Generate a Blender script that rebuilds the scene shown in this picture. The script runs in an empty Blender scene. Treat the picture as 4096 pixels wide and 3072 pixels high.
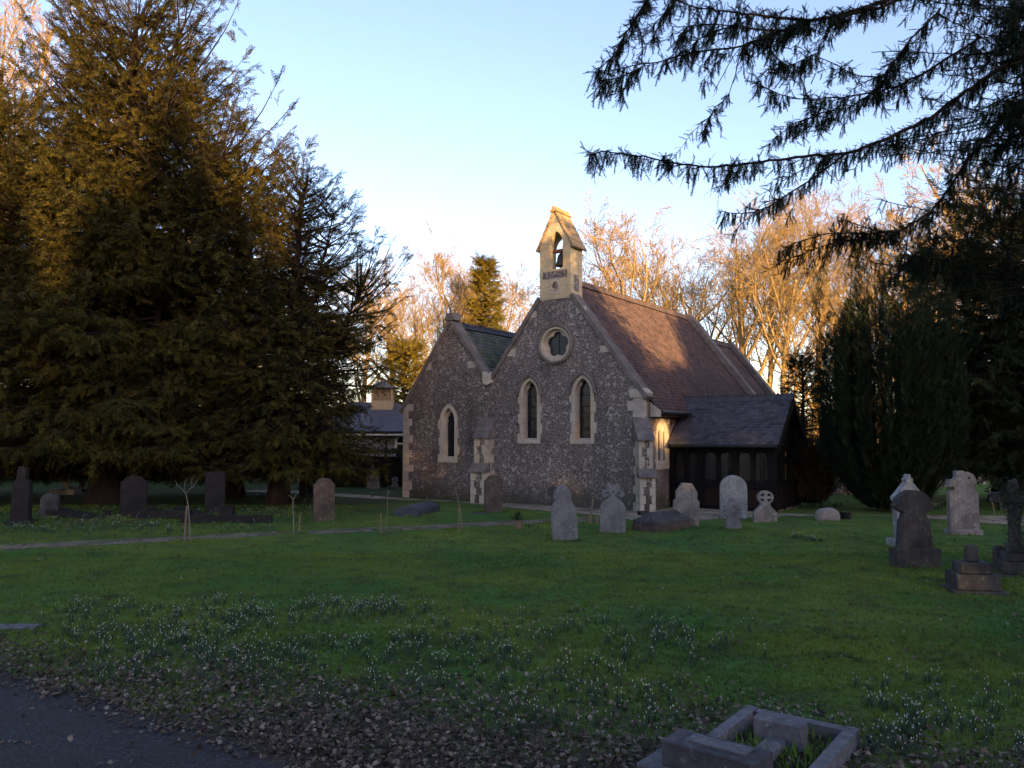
import bpy, bmesh, math, random
import numpy as np
from mathutils import Vector, Matrix
from mathutils.geometry import tessellate_polygon

rng = np.random.default_rng(7)
random.seed(7)
S = bpy.context.scene
COL = S.collection
R = math.radians

# ------------------------------------------------------------------ camera
CAM_H = 2.0
FPX, YH = 3154.0, 1755.0                    # focal length and horizon row of the 4096x3072 photograph
PITCH = math.atan((YH - 1536) / FPX)
cd = bpy.data.cameras.new('camera')
cam = bpy.data.objects.new('camera', cd); COL.objects.link(cam)
cam.location = (0, 0, CAM_H)
cam.rotation_euler = (math.pi / 2 + PITCH, 0, 0)
cd.sensor_width = 36; cd.sensor_fit = 'HORIZONTAL'; cd.lens = FPX / 4096 * 36
cd.clip_start = 0.05; cd.clip_end = 2000
S.camera = cam

# ------------------------------------------------------------------ light
SUN_EL, SUN_A = R(5.5), R(25)               # sun low behind the camera, a little to the right
TO_SUN = Vector((math.sin(SUN_A) * math.cos(SUN_EL), -math.cos(SUN_A) * math.cos(SUN_EL), math.sin(SUN_EL)))
W = bpy.data.worlds.new('World'); S.world = W; W.use_nodes = True
wn = W.node_tree
sky = wn.nodes.new('ShaderNodeTexSky'); sky.sky_type = 'NISHITA'
sky.sun_disc = False
sky.sun_elevation = R(8); sky.sun_rotation = math.pi - SUN_A
sky.altitude = 50; sky.air_density = 1.0; sky.dust_density = 1.0; sky.ozone_density = 2.0
bg = wn.nodes['Background']; bg.inputs[1].default_value = 0.15
wb = wn.nodes.new('ShaderNodeMix'); wb.data_type = 'RGBA'; wb.blend_type = 'MULTIPLY'; wb.inputs[0].default_value = 1.0
wb.inputs[7].default_value = (1.12, .91, .97, 1)      # camera white balance
wn.links.new(sky.outputs[0], wb.inputs[6]); wn.links.new(wb.outputs[2], bg.inputs[0])
sd = bpy.data.lights.new('sun', 'SUN'); sd.energy = 4.0; sd.angle = R(0.53); sd.color = (1.0, 0.60, 0.23)
sun = bpy.data.objects.new('sun', sd); COL.objects.link(sun)
sun.rotation_euler = TO_SUN.to_track_quat('Z', 'Y').to_euler()
S.view_settings.view_transform = 'Standard'; S.view_settings.look = 'None'
S.view_settings.exposure = 1.92; S.view_settings.gamma = 1.0

# ------------------------------------------------------------------ helpers
def ray(px, py):
    c, s = math.cos(PITCH), math.sin(PITCH)
    x = (px - 2048) / FPX; u = (1536 - py) / FPX
    return np.array([x, c - u * s, s + u * c])
def G(px, py, z=0.0):                       # point of the plane at height z seen at a place of the photograph
    r = ray(px, py); t = (z - CAM_H) / r[2]
    return np.array([r[0] * t, r[1] * t, z])
def AT(px, py, Y):                          # point at distance Y
    r = ray(px, py); t = Y / r[1]
    return np.array([r[0] * t, Y, CAM_H + r[2] * t])
KD = 4096 / 2212.0
def GD(x, y, z=0.0): return G(x * KD, y * KD, z)
def AD(x, y, Y): return AT(x * KD, y * KD, Y)

def tag(o, label=None, cat=None, group=None, kind=None):
    if label: o['label'] = label
    if cat: o['category'] = cat
    if group: o['group'] = group
    if kind: o['kind'] = kind
    return o
def empty(name, loc=(0, 0, 0), rz=0.0, label=None, cat=None, group=None):
    o = bpy.data.objects.new(name, None); COL.objects.link(o)
    o.location = loc; o.rotation_euler = (0, 0, rz); o.empty_display_size = .2
    return tag(o, label, cat, group)
def mesh_np(name, V, F, smooth=False):      # V (n,3), F (m,k) arrays
    V = np.ascontiguousarray(V, np.float32); F = np.ascontiguousarray(F, np.int32)
    me = bpy.data.meshes.new(name)
    me.vertices.add(len(V)); me.vertices.foreach_set('co', V.ravel())
    k = F.shape[1]
    me.loops.add(F.size); me.loops.foreach_set('vertex_index', F.ravel())
    me.polygons.add(len(F))
    me.polygons.foreach_set('loop_start', np.arange(0, F.size, k, dtype=np.int32))
    me.polygons.foreach_set('loop_total', np.full(len(F), k, np.int32))
    if smooth: me.polygons.foreach_set('use_smooth', np.ones(len(F), bool))
    me.update(calc_edges=True)
    return me
class MB:
    def __init__(s): s.V = []; s.F = []
    def add(s, V, F):
        b = len(s.V); s.V += [tuple(map(float, v)) for v in V]; s.F += [tuple(int(i) + b for i in f) for f in F]; return s
    def box(s, x0, x1, y0, y1, z0, z1, fn=None):
        V = [(x, y, z) for x in (x0, x1) for y in (y0, y1) for z in (z0, z1)]
        if fn: V = [fn(*v) for v in V]
        return s.add(V, [(0, 1, 3, 2), (4, 6, 7, 5), (0, 4, 5, 1), (2, 3, 7, 6), (0, 2, 6, 4), (1, 5, 7, 3)])
    def obox(s, c, a, b, h):               # box from base centre c, half-axes a, b (3-vectors) and up vector h
        c, a, b, h = map(np.asarray, (c, a, b, h))
        V = [c + i * a + j * b + k * h for i in (-1, 1) for j in (-1, 1) for k in (0, 1)]
        return s.add(V, [(0, 1, 3, 2), (4, 6, 7, 5), (0, 4, 5, 1), (2, 3, 7, 6), (0, 2, 6, 4), (1, 5, 7, 3)])
    def tube(s, pts, rad, n=6, cap=True):
        V, F = tube_np(np.asarray(pts, float), np.asarray(rad, float) * np.ones(len(pts)), n)
        F = [tuple(f) for f in F]
        m = len(pts)
        if cap: F += [tuple(range(n)), tuple(range((m - 1) * n, m * n))]
        return s.add(V, F)
    def lathe(s, prof, n=24, c=(0, 0, 0)):
        V = [(c[0] + r * math.cos(2 * math.pi * i / n), c[1] + r * math.sin(2 * math.pi * i / n), c[2] + z) for r, z in prof for i in range(n)]
        F = [(k * n + i, k * n + (i + 1) % n, (k + 1) * n + (i + 1) % n, (k + 1) * n + i) for k in range(len(prof) - 1) for i in range(n)]
        F += [tuple(range(n)), tuple(range((len(prof) - 1) * n, len(prof) * n))]
        return s.add(V, F)
    def loft(s, A, B):                      # two closed loops of the same count
        n = len(A)
        return s.add(list(A) + list(B), [(i, (i + 1) % n, n + (i + 1) % n, n + i) for i in range(n)])
    def plate(s, outline, holes=(), y0=0.0, y1=0.1, bevel=0.0, fn=None):   # outline in (x,z), thickness along y
        loops = [list(outline)] + [list(h) for h in holes]
        fl = [p for l in loops for p in l]
        tri = tessellate_polygon([[Vector((p[0], p[1], 0)) for p in l] for l in loops])
        f = fn or (lambda x, y, z: (x, y, z))
        front = loops
        if bevel:
            front = [inset(loops[0], bevel)] + loops[1:]
        ff = [p for l in front for p in l]
        n = len(fl)
        V = [f(p[0], y0, p[1]) for p in ff] + [f(p[0], y1, p[1]) for p in fl]
        F = [tuple(t) for t in tri] + [tuple(i + n for i in t) for t in tri]
        if bevel:
            V += [f(p[0], y0 + bevel, p[1]) for p in fl]
        o = 0
        for l in loops:
            m = len(l)
            for i in range(m):
                a, b = o + i, o + (i + 1) % m
                if bevel:
                    F.append((a, b, 2 * n + b, 2 * n + a)); F.append((2 * n + a, 2 * n + b, n + b, n + a))
                else: F.append((a, b, n + b, n + a))
            o += m
        return s.add(V, F)
    def mesh(s, name, smooth=False, ang=None):
        me = bpy.data.meshes.new(name); me.from_pydata(s.V, [], s.F); me.update()
        bm = bmesh.new(); bm.from_mesh(me); bmesh.ops.recalc_face_normals(bm, faces=bm.faces); bm.to_mesh(me); bm.free()
        if smooth:
            for p in me.polygons: p.use_smooth = True
        return me
    def build(s, name, m, parent=None, smooth=False):
        return obj(name, s.mesh(name, smooth), m, parent)
def obj(name, me, m, parent=None, loc=None, rot=None):
    o = bpy.data.objects.new(name, me); COL.objects.link(o)
    for q in (m if isinstance(m, (list, tuple)) else [m]): 
        if q: me.materials.append(q)
    if parent: o.parent = parent
    if loc is not None: o.location = loc
    if rot is not None: o.rotation_euler = rot
    return o
def inset(P, d):
    n = len(P); out = []
    area = sum(P[i][0] * P[(i + 1) % n][1] - P[(i + 1) % n][0] * P[i][1] for i in range(n))
    sg = 1 if area > 0 else -1
    for i in range(n):
        a, b, c = Vector(P[i - 1][:2]), Vector(P[i][:2]), Vector(P[(i + 1) % n][:2])
        e1 = (b - a); e2 = (c - b)
        if e1.length < 1e-6 or e2.length < 1e-6: out.append(tuple(b)); continue
        n1 = Vector((-e1.y, e1.x)).normalized() * sg; n2 = Vector((-e2.y, e2.x)).normalized() * sg
        m = n1 + n2
        if m.length < .3: m = n1
        else: m = m / m.length_squared * 2
        out.append((b.x + m.x * d, b.y + m.y * d))
    return out
def tube_np(P, rad, n=4):
    m = len(P)
    T = np.gradient(P, axis=0); T /= np.linalg.norm(T, axis=1)[:, None] + 1e-9
    up = np.array([0.31, 0.17, 0.93]) if abs(T[0][2]) < .9 else np.array([1.0, 0.1, 0.05])
    A = np.cross(T, up); A /= np.linalg.norm(A, axis=1)[:, None] + 1e-9
    B = np.cross(T, A)
    a = np.arange(n) * 2 * np.pi / n
    V = P[:, None] + rad[:, None, None] * (A[:, None] * np.cos(a)[None, :, None] + B[:, None] * np.sin(a)[None, :, None])
    i = np.arange(m - 1)[:, None] * n; j = np.arange(n)[None]
    F = np.stack([i + j, i + (j + 1) % n, i + n + (j + 1) % n, i + n + j], -1).reshape(-1, 4)
    return V.reshape(-1, 3), F
def join_np(parts):
    Vs, Fs, o = [], [], 0
    for V, F in parts:
        Vs.append(V); Fs.append(F + o); o += len(V)
    return np.concatenate(Vs), np.concatenate(Fs)
def frames(D, up=(0, 0, 1), twist=None):    # rows of directions -> (n,3,3) matrices with x axis = D
    D = np.asarray(D, float); D = D / (np.linalg.norm(D, axis=1)[:, None] + 1e-9)
    u = np.broadcast_to(np.asarray(up, float), D.shape)
    Y = np.cross(u, D); l = np.linalg.norm(Y, axis=1)
    Y[l < 1e-3] = (1, 0, 0); Y /= np.linalg.norm(Y, axis=1)[:, None]
    Z = np.cross(D, Y)
    if twist is not None:
        c, s_ = np.cos(twist)[:, None], np.sin(twist)[:, None]
        Y, Z = Y * c + Z * s_, Z * c - Y * s_
    return np.stack([D, Y, Z], -1)
def inst(tV, tF, M, P):
    n, k = len(P), len(tV)
    V = np.einsum('nij,kj->nki', M, tV) + P[:, None]
    F = tF[None] + (np.arange(n) * k)[:, None, None]
    return V.reshape(-1, 3), F.reshape(-1, tF.shape[1])
def tris(L): 
    V = np.array(L, float).reshape(-1, 3); return V, np.arange(len(V)).reshape(-1, 3)

# ------------------------------------------------------------------ materials
class NT:
    def __init__(s, name, rough=.85, spec=.25):
        s.m = bpy.data.materials.new(name); s.m.use_nodes = True
        s.nt = s.m.node_tree; s.b = s.nt.nodes['Principled BSDF']
        s.b.inputs['Roughness'].default_value = rough
        s.b.inputs['Specular IOR Level'].default_value = spec
    def n(s, t, **kw):
        x = s.nt.nodes.new('ShaderNode' + t)
        for k, v in kw.items():
            if k in x.inputs: s.set(x.inputs[k], v)
            else: setattr(x, k, v)
        return x
    def set(s, i, v):
        if isinstance(v, bpy.types.NodeSocket): s.nt.links.new(v, i)
        else: i.default_value = v
    def co(s, kind='Object'): return s.n('TexCoord').outputs[kind]
    def map(s, sc, v=None):
        x = s.n('Mapping'); s.set(x.inputs['Vector'], v or s.co()); x.inputs['Scale'].default_value = sc if isinstance(sc, tuple) else (sc,) * 3
        return x.outputs[0]
    def noise(s, sc, det=4, v=None, rough=.55, dist=0):
        x = s.n('TexNoise', Scale=sc, Detail=det, Roughness=rough, Distortion=dist); s.set(x.inputs['Vector'], v or s.co()); return x.outputs['Fac']
    def vor(s, sc, feature='F1', v=None, rnd=1.0):
        x = s.n('TexVoronoi', Scale=sc, Randomness=rnd); x.feature = feature; s.set(x.inputs['Vector'], v or s.co()); return x
    def ramp(s, f, stops, interp='LINEAR'):
        x = s.n('ValToRGB'); x.color_ramp.interpolation = interp
        e = x.color_ramp.elements
        while len(e) < len(stops): e.new(.5)
        for q, (p, c) in zip(e, stops):
            q.position = p; q.color = (c, c, c, 1) if not isinstance(c, tuple) else c + (1,)
        s.set(x.inputs[0], f); return x.outputs[0]
    def mix(s, f, a, b, mode='MIX'):
        x = s.n('Mix'); x.data_type = 'RGBA'; x.blend_type = mode
        s.set(x.inputs[0], f)
        for i, v in ((6, a), (7, b)): s.set(x.inputs[i], v + (1,) if isinstance(v, tuple) else v)
        return x.outputs[2]
    def math(s, op, a, b=0.0):
        x = s.n('Math'); x.operation = op; s.set(x.inputs[0], a); s.set(x.inputs[1], b); return x.outputs[0]
    def color(s, c): s.set(s.b.inputs['Base Color'], c + (1,) if isinstance(c, tuple) else c); return s
    def bump(s, h, st=.5, d=.02):
        x = s.n('Bump', Strength=st, Distance=d); s.set(x.inputs['Height'], h); s.nt.links.new(x.outputs[0], s.b.inputs['Normal']); return s
    def island(s): return s.n('NewGeometry').outputs['Random Per Island']
    def xyz(s, v=None):
        x = s.n('SeparateXYZ'); s.set(x.inputs[0], v or s.co()); return x.outputs

def flint_mat(name, sc=11.0, mortar=(.36, .31, .27), dark=(.045, .035, .034), pale=.13):
    t = NT(name, .75, .3)
    warp = t.n('TexNoise', Scale=sc * .7, Detail=2.0); t.set(warp.inputs['Vector'], t.co())
    v = t.mix(.06, t.co(), warp.outputs['Color'])
    e = t.vor(sc, 'DISTANCE_TO_EDGE', v).outputs['Distance']
    c = t.vor(sc, 'F1', v).outputs['Color']
    x = t.n('SeparateColor'); t.set(x.inputs[0], c)
    stone = t.ramp(x.outputs[0], [(0, dark), (.45, tuple(d * 1.7 for d in dark)), (.72, (.13, .098, .09)), (1 - pale, (.19, .155, .145)), (1 - pale + .02, (.34, .30, .28)), (1, (.46, .42, .40))])
    core = t.noise(sc * 5, 3)
    stone = t.mix(.55, stone, t.ramp(core, [(.3, .35), (.7, 1.0)]), 'MULTIPLY')
    mw = t.ramp(t.noise(sc * .35, 3), [(.35, .05), (.7, .13)])
    f = t.n('MapRange'); t.set(f.inputs['Value'], e); f.inputs['From Min'].default_value = .0; t.set(f.inputs['From Max'], mw)
    f = t.ramp(f.outputs[0], [(.45, 0.0), (1, 1.0)])
    big = t.ramp(t.noise(.55, 5), [(.3, .62), (.7, 1.15)])
    mc = t.mix(t.noise(3.0, 5), mortar, tuple(m * .62 for m in mortar))
    col = t.mix(f, mc, stone)
    zz = t.xyz()[2]
    damp = t.n('MapRange'); t.set(damp.inputs['Value'], t.math('SUBTRACT', zz, t.math('MULTIPLY', t.noise(1.8, 4), .9))); damp.inputs['From Min'].default_value = -.35; damp.inputs['From Max'].default_value = .25; damp.inputs['To Min'].default_value = .75; damp.inputs['To Max'].default_value = 0
    col = t.mix(damp.outputs[0], col, (.045, .048, .030))
    st = t.noise(1.1, 4, t.map((1, 1, .22)))
    col = t.mix(t.ramp(st, [(.52, 0.0), (.75, .45)]), col, (.05, .042, .042))
    t.color(t.mix(.85, col, big, 'MULTIPLY'))
    t.set(t.b.inputs['Roughness'], t.ramp(f, [(0, .95), (1, .42)]))
    t.bump(t.math('ADD', f, t.math('MULTIPLY', core, .35)), .8, .02)
    return t.m
def stone_mat(name, base, dark, lichen=(.42, .42, .36), sc=1.0, lich=.5, streak=.6, rough=.9):
    t = NT(name, rough, .2)
    a = t.noise(3.2 * sc, 6, rough=.62)
    st = t.noise(6.0 * sc, 4, t.map((1, 1, .16)))
    col = t.mix(t.ramp(a, [(.32, 0.0), (.68, 1.0)]), dark, base)
    col = t.mix(t.ramp(st, [(.45, 0.0), (.75, streak)]), col, tuple(d * .6 for d in dark))
    ln = t.noise(13 * sc, 6, rough=.75); lm = t.noise(3.5 * sc, 3)
    lf = t.math('MULTIPLY', t.ramp(ln, [(.55, 0.0), (.62, 1.0)]), t.ramp(lm, [(.5 - lich * .25, 0.0), (.62, 1.0)]))
    col = t.mix(t.math('MULTIPLY', lf, min(1, lich * 1.6)), col, lichen)
    t.color(col); t.bump(t.math('ADD', t.noise(40 * sc, 4), t.math('MULTIPLY', a, 2.0)), .55, .012)
    return t.m
def ashlar_mat(name, base=(.50, .43, .33), dirt=(.30, .25, .19), bed=.26):
    t = NT(name, .9, .2)
    a = t.noise(1.7, 6); b = t.noise(14, 4)
    col = t.mix(t.ramp(a, [(.35, 0.0), (.72, 1.0)]), base, dirt)
    col = t.mix(.35, col, t.ramp(b, [(.3, .6), (.7, 1.1)]), 'MULTIPLY')
    z = t.xyz()[2]
    j = t.math('ABSOLUTE', t.math('SUBTRACT', t.math('FRACT', t.math('DIVIDE', z, bed)), .5))
    jf = t.ramp(j, [(.47, 0.0), (.495, .55)])
    t.color(t.mix(jf, col, (.16, .13, .10)))
    t.bump(t.math('SUBTRACT', t.math('ADD', b, a), jf), .4, .012)
    return t.m
def tile_mat(name, c0, c1, moss=None, mossamt=.5, rough=.75):
    t = NT(name, rough, .25)
    i = t.island()
    col = t.ramp(i, [(0, c0), (.5, c1), (.85, tuple(x * 1.25 for x in c1)), (1, tuple(x * .6 for x in c0))])
    a = t.noise(1.3, 5); b = t.noise(18, 4)
    col = t.mix(.5, col, t.ramp(a, [(.3, .62), (.7, 1.25)]), 'MULTIPLY')
    sp = t.math('MULTIPLY', t.ramp(t.noise(11, 4, rough=.7), [(.6, 0.0), (.68, 1.0)]), t.ramp(a, [(.4, 0.0), (.6, .7)]))
    col = t.mix(sp, col, moss or tuple(min(1, x * 2.6) for x in c1))
    if moss: col = t.mix(t.math('MULTIPLY', t.ramp(t.noise(2.2, 5), [(.45, 0.0), (.62, 1.0)]), mossamt), col, moss)
    t.color(col); t.bump(b, .5, .006)
    return t.m
def leaf_mat(name, c0, c1, c2, sc=.6, rough=.6, tr=.0):
    t = NT(name, .85, .04)
    a = t.noise(sc, 3); b = t.island()
    col = t.mix(t.ramp(a, [(.35, 0.0), (.65, 1.0)]), c0, c1)
    col = t.mix(t.ramp(b, [(.58, 0.0), (1.0, .75)]), col, c2)
    t.color(col)
    return t.m
def bark_mat(name, c0, c1, sc=6):
    t = NT(name, .95, .15)
    v = t.map((1, 1, .18)); a = t.noise(sc, 5, v, .65)
    t.color(t.mix(t.ramp(a, [(.3, 0.0), (.7, 1.0)]), c0, c1)); t.bump(a, .8, .03)
    return t.m
def plain_mat(name, c, rough=.6, spec=.3, var=.25, sc=8, metal=0):
    t = NT(name, rough, spec)
    a = t.noise(sc, 4)
    t.color(t.mix(var, c, t.ramp(a, [(.3, .45), (.7, 1.2)]), 'MULTIPLY')); t.b.inputs['Metallic'].default_value = metal
    t.bump(t.noise(sc * 5, 3), .2, .004)
    return t.m

M = {}
M['flint'] = flint_mat('flint_wall', 15.5, (.50, .425, .375), (.082, .066, .060), .10)
M['flint_pale'] = flint_mat('pale_flint_wall', 12, (.72, .69, .64), (.22, .19, .17), .35)
M['ashlar'] = ashlar_mat('limestone', (.48, .42, .345), (.29, .25, .205))
M['ashlar_fine'] = ashlar_mat('limestone_dressing', (.48, .41, .325), (.36, .30, .235), .31)
M['belstone'] = ashlar_mat('bellcote_limestone', (.52, .43, .28), (.36, .29, .17), .33)
M['coping'] = stone_mat('weathered_coping', (.19, .16, .145), (.095, .08, .072), (.27, .26, .23), .8, .35, .4)
M['belroof'] = stone_mat('bellcote_stone_slabs', (.40, .29, .15), (.24, .17, .09), (.42, .36, .22), 1, .3, .2)
M['tile'] = tile_mat('plum_clay_tile', (.064, .046, .046), (.096, .063, .058))
M['tile_dark'] = tile_mat('blue_grey_tile', (.040, .040, .055), (.062, .060, .075))
M['slate'] = tile_mat('mossy_slate', (.060, .070, .068), (.10, .115, .105), (.085, .115, .060), .7)
M['ridge'] = stone_mat('ridge_tile', (.12, .085, .075), (.07, .05, .045), (.2, .18, .15), 1.5, .3, .2)
M['ridge_dark'] = stone_mat('ridge_tile_dark', (.07, .068, .08), (.04, .04, .05), (.16, .16, .14), 1.5, .2, .2)
M['timber'] = plain_mat('black_stained_timber', (.009, .0075, .0075), .7, .08, .5, 5)
M['panel'] = plain_mat('dark_brown_boards', (.022, .013, .011), .7, .08, .5, 5)
M['iron'] = plain_mat('black_iron', (.012, .012, .013), .45, .4, .2)
M['bronze'] = plain_mat('dark_bronze', (.055, .045, .030), .45, .5, .4, 9, .6)
M['white'] = plain_mat('white_paint', (.75, .74, .72), .5, .3, .1)
M['wood'] = plain_mat('grey_wood', (.17, .13, .09), .85, .2, .5, 12)
M['rustwood'] = plain_mat('reddish_wood', (.16, .065, .035), .8, .2, .5, 12)
M['louvre'] = plain_mat('pale_louvre_wood', (.42, .30, .17), .8, .2, .4, 9)
t = NT('stained_glass', .16, .3)
v = t.vor(9, 'F1', t.map((1, 1, .7)))
t.color(t.mix(t.ramp(v.outputs['Distance'], [(.1, 0.0), (.5, 1.0)]), (.022, .020, .022), (.008, .010, .016)))
t.bump(t.vor(9, 'F1', t.map((1, 1, .7))).outputs['Distance'], .3, .01); M['glass'] = t.m
t = NT('rippled_porch_glass', .10, .6)
t.color((.02, .022, .026)); t.bump(t.noise(7, 2, t.map((1.6, 1.6, .35)), dist=.6), .4, .03)
tr = t.n('BsdfTransparent'); tr.inputs[0].default_value = (.62, .66, .70, 1); mx = t.n('MixShader'); mx.inputs[0].default_value = .38
t.nt.links.new(tr.outputs[0], mx.inputs[1]); t.nt.links.new(t.b.outputs[0], mx.inputs[2]); t.nt.links.new(mx.outputs[0], t.nt.nodes['Material Output'].inputs[0]); M['pglass'] = t.m

# ground, lawn to leaf mould
t = NT('churchyard_turf', .95, .1)
X, Yc, Zc = t.xyz()
big = t.noise(.42, 5, rough=.6); mid = t.noise(1.7, 5, rough=.65); fine = t.noise(34, 5, rough=.7)
grass = t.mix(t.ramp(big, [(.35, 0.0), (.65, 1.0)]), (.054, .134, .028), (.134, .184, .026))
grass = t.mix(t.ramp(mid, [(.4, 0.0), (.68, .8)]), grass, (.045, .078, .030))
grass = t.mix(t.ramp(fine, [(.5, 0.0), (.72, .75)]), grass, (.022, .032, .013))
soil = t.mix(t.ramp(t.noise(16, 6, rough=.7), [(.35, 0.0), (.65, 1.0)]), (.040, .032, .026), (.095, .074, .060))
near = t.n('MapRange'); t.set(near.inputs['Value'], t.math('ADD', t.math('ADD', Yc, t.math('MULTIPLY', X, .30)), t.math('MULTIPLY', mid, -3.0)))
near.inputs['From Min'].default_value = 3.6; near.inputs['From Max'].default_value = 5.2; near.inputs['To Min'].default_value = 1; near.inputs['To Max'].default_value = 0
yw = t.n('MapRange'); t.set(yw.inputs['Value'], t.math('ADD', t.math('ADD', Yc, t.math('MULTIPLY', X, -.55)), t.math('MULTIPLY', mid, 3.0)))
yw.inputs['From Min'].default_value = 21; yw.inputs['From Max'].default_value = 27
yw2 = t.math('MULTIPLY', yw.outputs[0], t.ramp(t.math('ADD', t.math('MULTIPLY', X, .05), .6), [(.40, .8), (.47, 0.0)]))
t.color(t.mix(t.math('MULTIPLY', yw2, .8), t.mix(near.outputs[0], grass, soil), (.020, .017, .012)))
t.bump(t.math('ADD', fine, t.math('MULTIPLY', mid, 2.0)), .9, .03)
M['ground'] = t.m
t = NT('pale_gravel', .95, .15)
g = t.vor(55, 'F1'); x = t.n('SeparateColor'); t.set(x.inputs[0], g.outputs['Color'])
col = t.ramp(x.outputs[0], [(0, (.11, .09, .065)), (.5, (.28, .225, .16)), (1, (.48, .40, .30))])
col = t.mix(t.ramp(t.noise(1.6, 5), [(.45, 0.0), (.7, .8)]), col, (.05, .045, .028))
t.color(col); t.bump(g.outputs['Distance'], .6, .012); M['gravel'] = t.m
t = NT('shaded_gravel', .95, .1)  # gravel darkened for the shade under the trees, grass mixed in
g = t.vor(50, 'F1'); x = t.n('SeparateColor'); t.set(x.inputs[0], g.outputs['Color'])
col = t.ramp(x.outputs[0], [(0, (.07, .056, .04)), (.5, (.16, .13, .09)), (1, (.30, .25, .18))])
col = t.mix(t.ramp(t.noise(2.2, 5), [(.42, 0.0), (.66, .8)]), col, (.045, .055, .022)); t.color(col); t.bump(g.outputs['Distance'], .6, .012); M['path'] = t.m
t = NT('worn_asphalt', .9, .25)
g = t.vor(85, 'F1'); x = t.n('SeparateColor'); t.set(x.inputs[0], g.outputs['Color'])
col = t.ramp(x.outputs[0], [(0, (.016, .016, .017)), (.8, (.040, .039, .042)), (1, (.085, .08, .08))])
col = t.mix(t.ramp(t.noise(2.5, 6, rough=.65), [(.4, 0.0), (.7, .8)]), col, (.030, .026, .024))
t.color(col); t.bump(t.math('ADD', g.outputs['Distance'], t.math('MULTIPLY', t.noise(9, 5), .8)), .7, .012); M['asphalt'] = t.m

t = NT('grass_blades', .8, .05)
big = t.noise(.42, 5, rough=.6); mid = t.noise(1.7, 5, rough=.65)
col = t.mix(t.ramp(big, [(.38, 0.0), (.62, 1.0)]), (.056, .138, .028), (.138, .188, .026))
col = t.mix(t.ramp(mid, [(.48, 0.0), (.66, .85)]), col, (.030, .068, .024))
col = t.mix(t.ramp(t.island(), [(.55, 0.0), (1.0, .7)]), col, (.085, .085, .035)); t.color(col); M['grass_blade'] = t.m
M['snow_leaf'] = leaf_mat('snowdrop_leaves', (.040, .075, .048), (.050, .085, .055), (.03, .055, .035), 2)
M['petal'] = plain_mat('snowdrop_petals', (.40, .42, .38), .7, .2, .1)
t = NT('dead_leaves', .8, .25); i = t.island()
t.color(t.mix(.4, t.ramp(i, [(0, (.026, .019, .014)), (.35, (.070, .050, .036)), (.75, (.135, .10, .074)), (1, (.27, .215, .165))]), t.ramp(t.noise(30, 3), [(.3, .5), (.7, 1.1)]), 'MULTIPLY')); M['litter'] = t.m
M['yew_leaf'] = leaf_mat('yew_foliage', (.010, .017, .009), (.032, .029, .008), (.135, .096, .014), .45)
M['yew_dark'] = leaf_mat('dark_yew_foliage', (.010, .015, .009), (.016, .022, .010), (.024, .028, .012), .5)
M['irish_leaf'] = leaf_mat('upright_yew_foliage', (.012, .021, .013), (.019, .029, .014), (.028, .038, .018), .9)
M['near_leaf'] = leaf_mat('near_yew_needles', (.007, .012, .008), (.010, .016, .009), (.014, .019, .010), 1.2, .75)
M['gold_leaf'] = leaf_mat('evergreen_foliage', (.060, .060, .012), (.13, .10, .016), (.20, .14, .022), .5)
M['hedge_leaf'] = leaf_mat('hedge_foliage', (.009, .015, .009), (.014, .022, .011), (.02, .03, .014), 1.5)
M['ivy_leaf'] = leaf_mat('ivy_foliage', (.014, .022, .013), (.022, .032, .018), (.035, .045, .025), 4)
M['yew_bark'] = bark_mat('yew_bark', (.011, .008, .007), (.026, .017, .014))
M['bark'] = bark_mat('bare_tree_bark', (.18, .125, .055), (.37, .265, .115), 3)
M['bark_grey'] = bark_mat('grey_tree_bark', (.10, .08, .058), (.20, .16, .115), 3)
M['twig'] = plain_mat('pale_sapling_bark', (.17, .15, .125), .9, .2, .4, 20)
M['pot'] = plain_mat('terracotta', (.20, .13, .09), .85, .2, .3)

# ------------------------------------------------------------------ ground, road, paths
b = MB(); n = 60
xs = np.concatenate([np.linspace(-260, -30, 8), np.linspace(-24, 24, 25), np.linspace(30, 260, 8)])
ys = np.concatenate([np.linspace(-160, -6, 6), np.linspace(0, 45, 31), np.linspace(55, 360, 10)])
V = [(x, y, 0) for y in ys for x in xs]; nx = len(xs)
b.add(V, [(j * nx + i, j * nx + i + 1, (j + 1) * nx + i + 1, (j + 1) * nx + i) for j in range(len(ys) - 1) for i in range(nx - 1)])
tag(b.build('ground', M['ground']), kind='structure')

def wobble(P, amp, step, seed):
    r = np.random.default_rng(seed); out = []
    for a, c in zip(P[:-1], P[1:]):
        a, c = np.array(a), np.array(c); k = max(1, int(np.linalg.norm(c - a) / step))
        for i in range(k): out.append(a + (c - a) * i / k + r.normal(0, amp, 2))
    out.append(np.array(P[-1])); return [tuple(p) for p in out]
def strip(left, right, z):                  # sheet between two edge lines, resampled
    def rs(P, n):
        P = np.array(P); d = np.r_[0, np.cumsum(np.linalg.norm(np.diff(P, axis=0), axis=1))]
        t = np.linspace(0, d[-1], n); return np.stack([np.interp(t, d, P[:, 0]), np.interp(t, d, P[:, 1])], 1)
    n = 160
    A, B = rs(left, n), rs(right, n)
    V = [(p[0], p[1], z) for p in A] + [(p[0], p[1], z) for p in B]
    return MB().add(V, [(i, i + 1, n + i + 1, n + i) for i in range(n - 1)])
g2 = lambda pts: [tuple(GD(x, y)[:2]) for x, y in pts]
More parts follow.
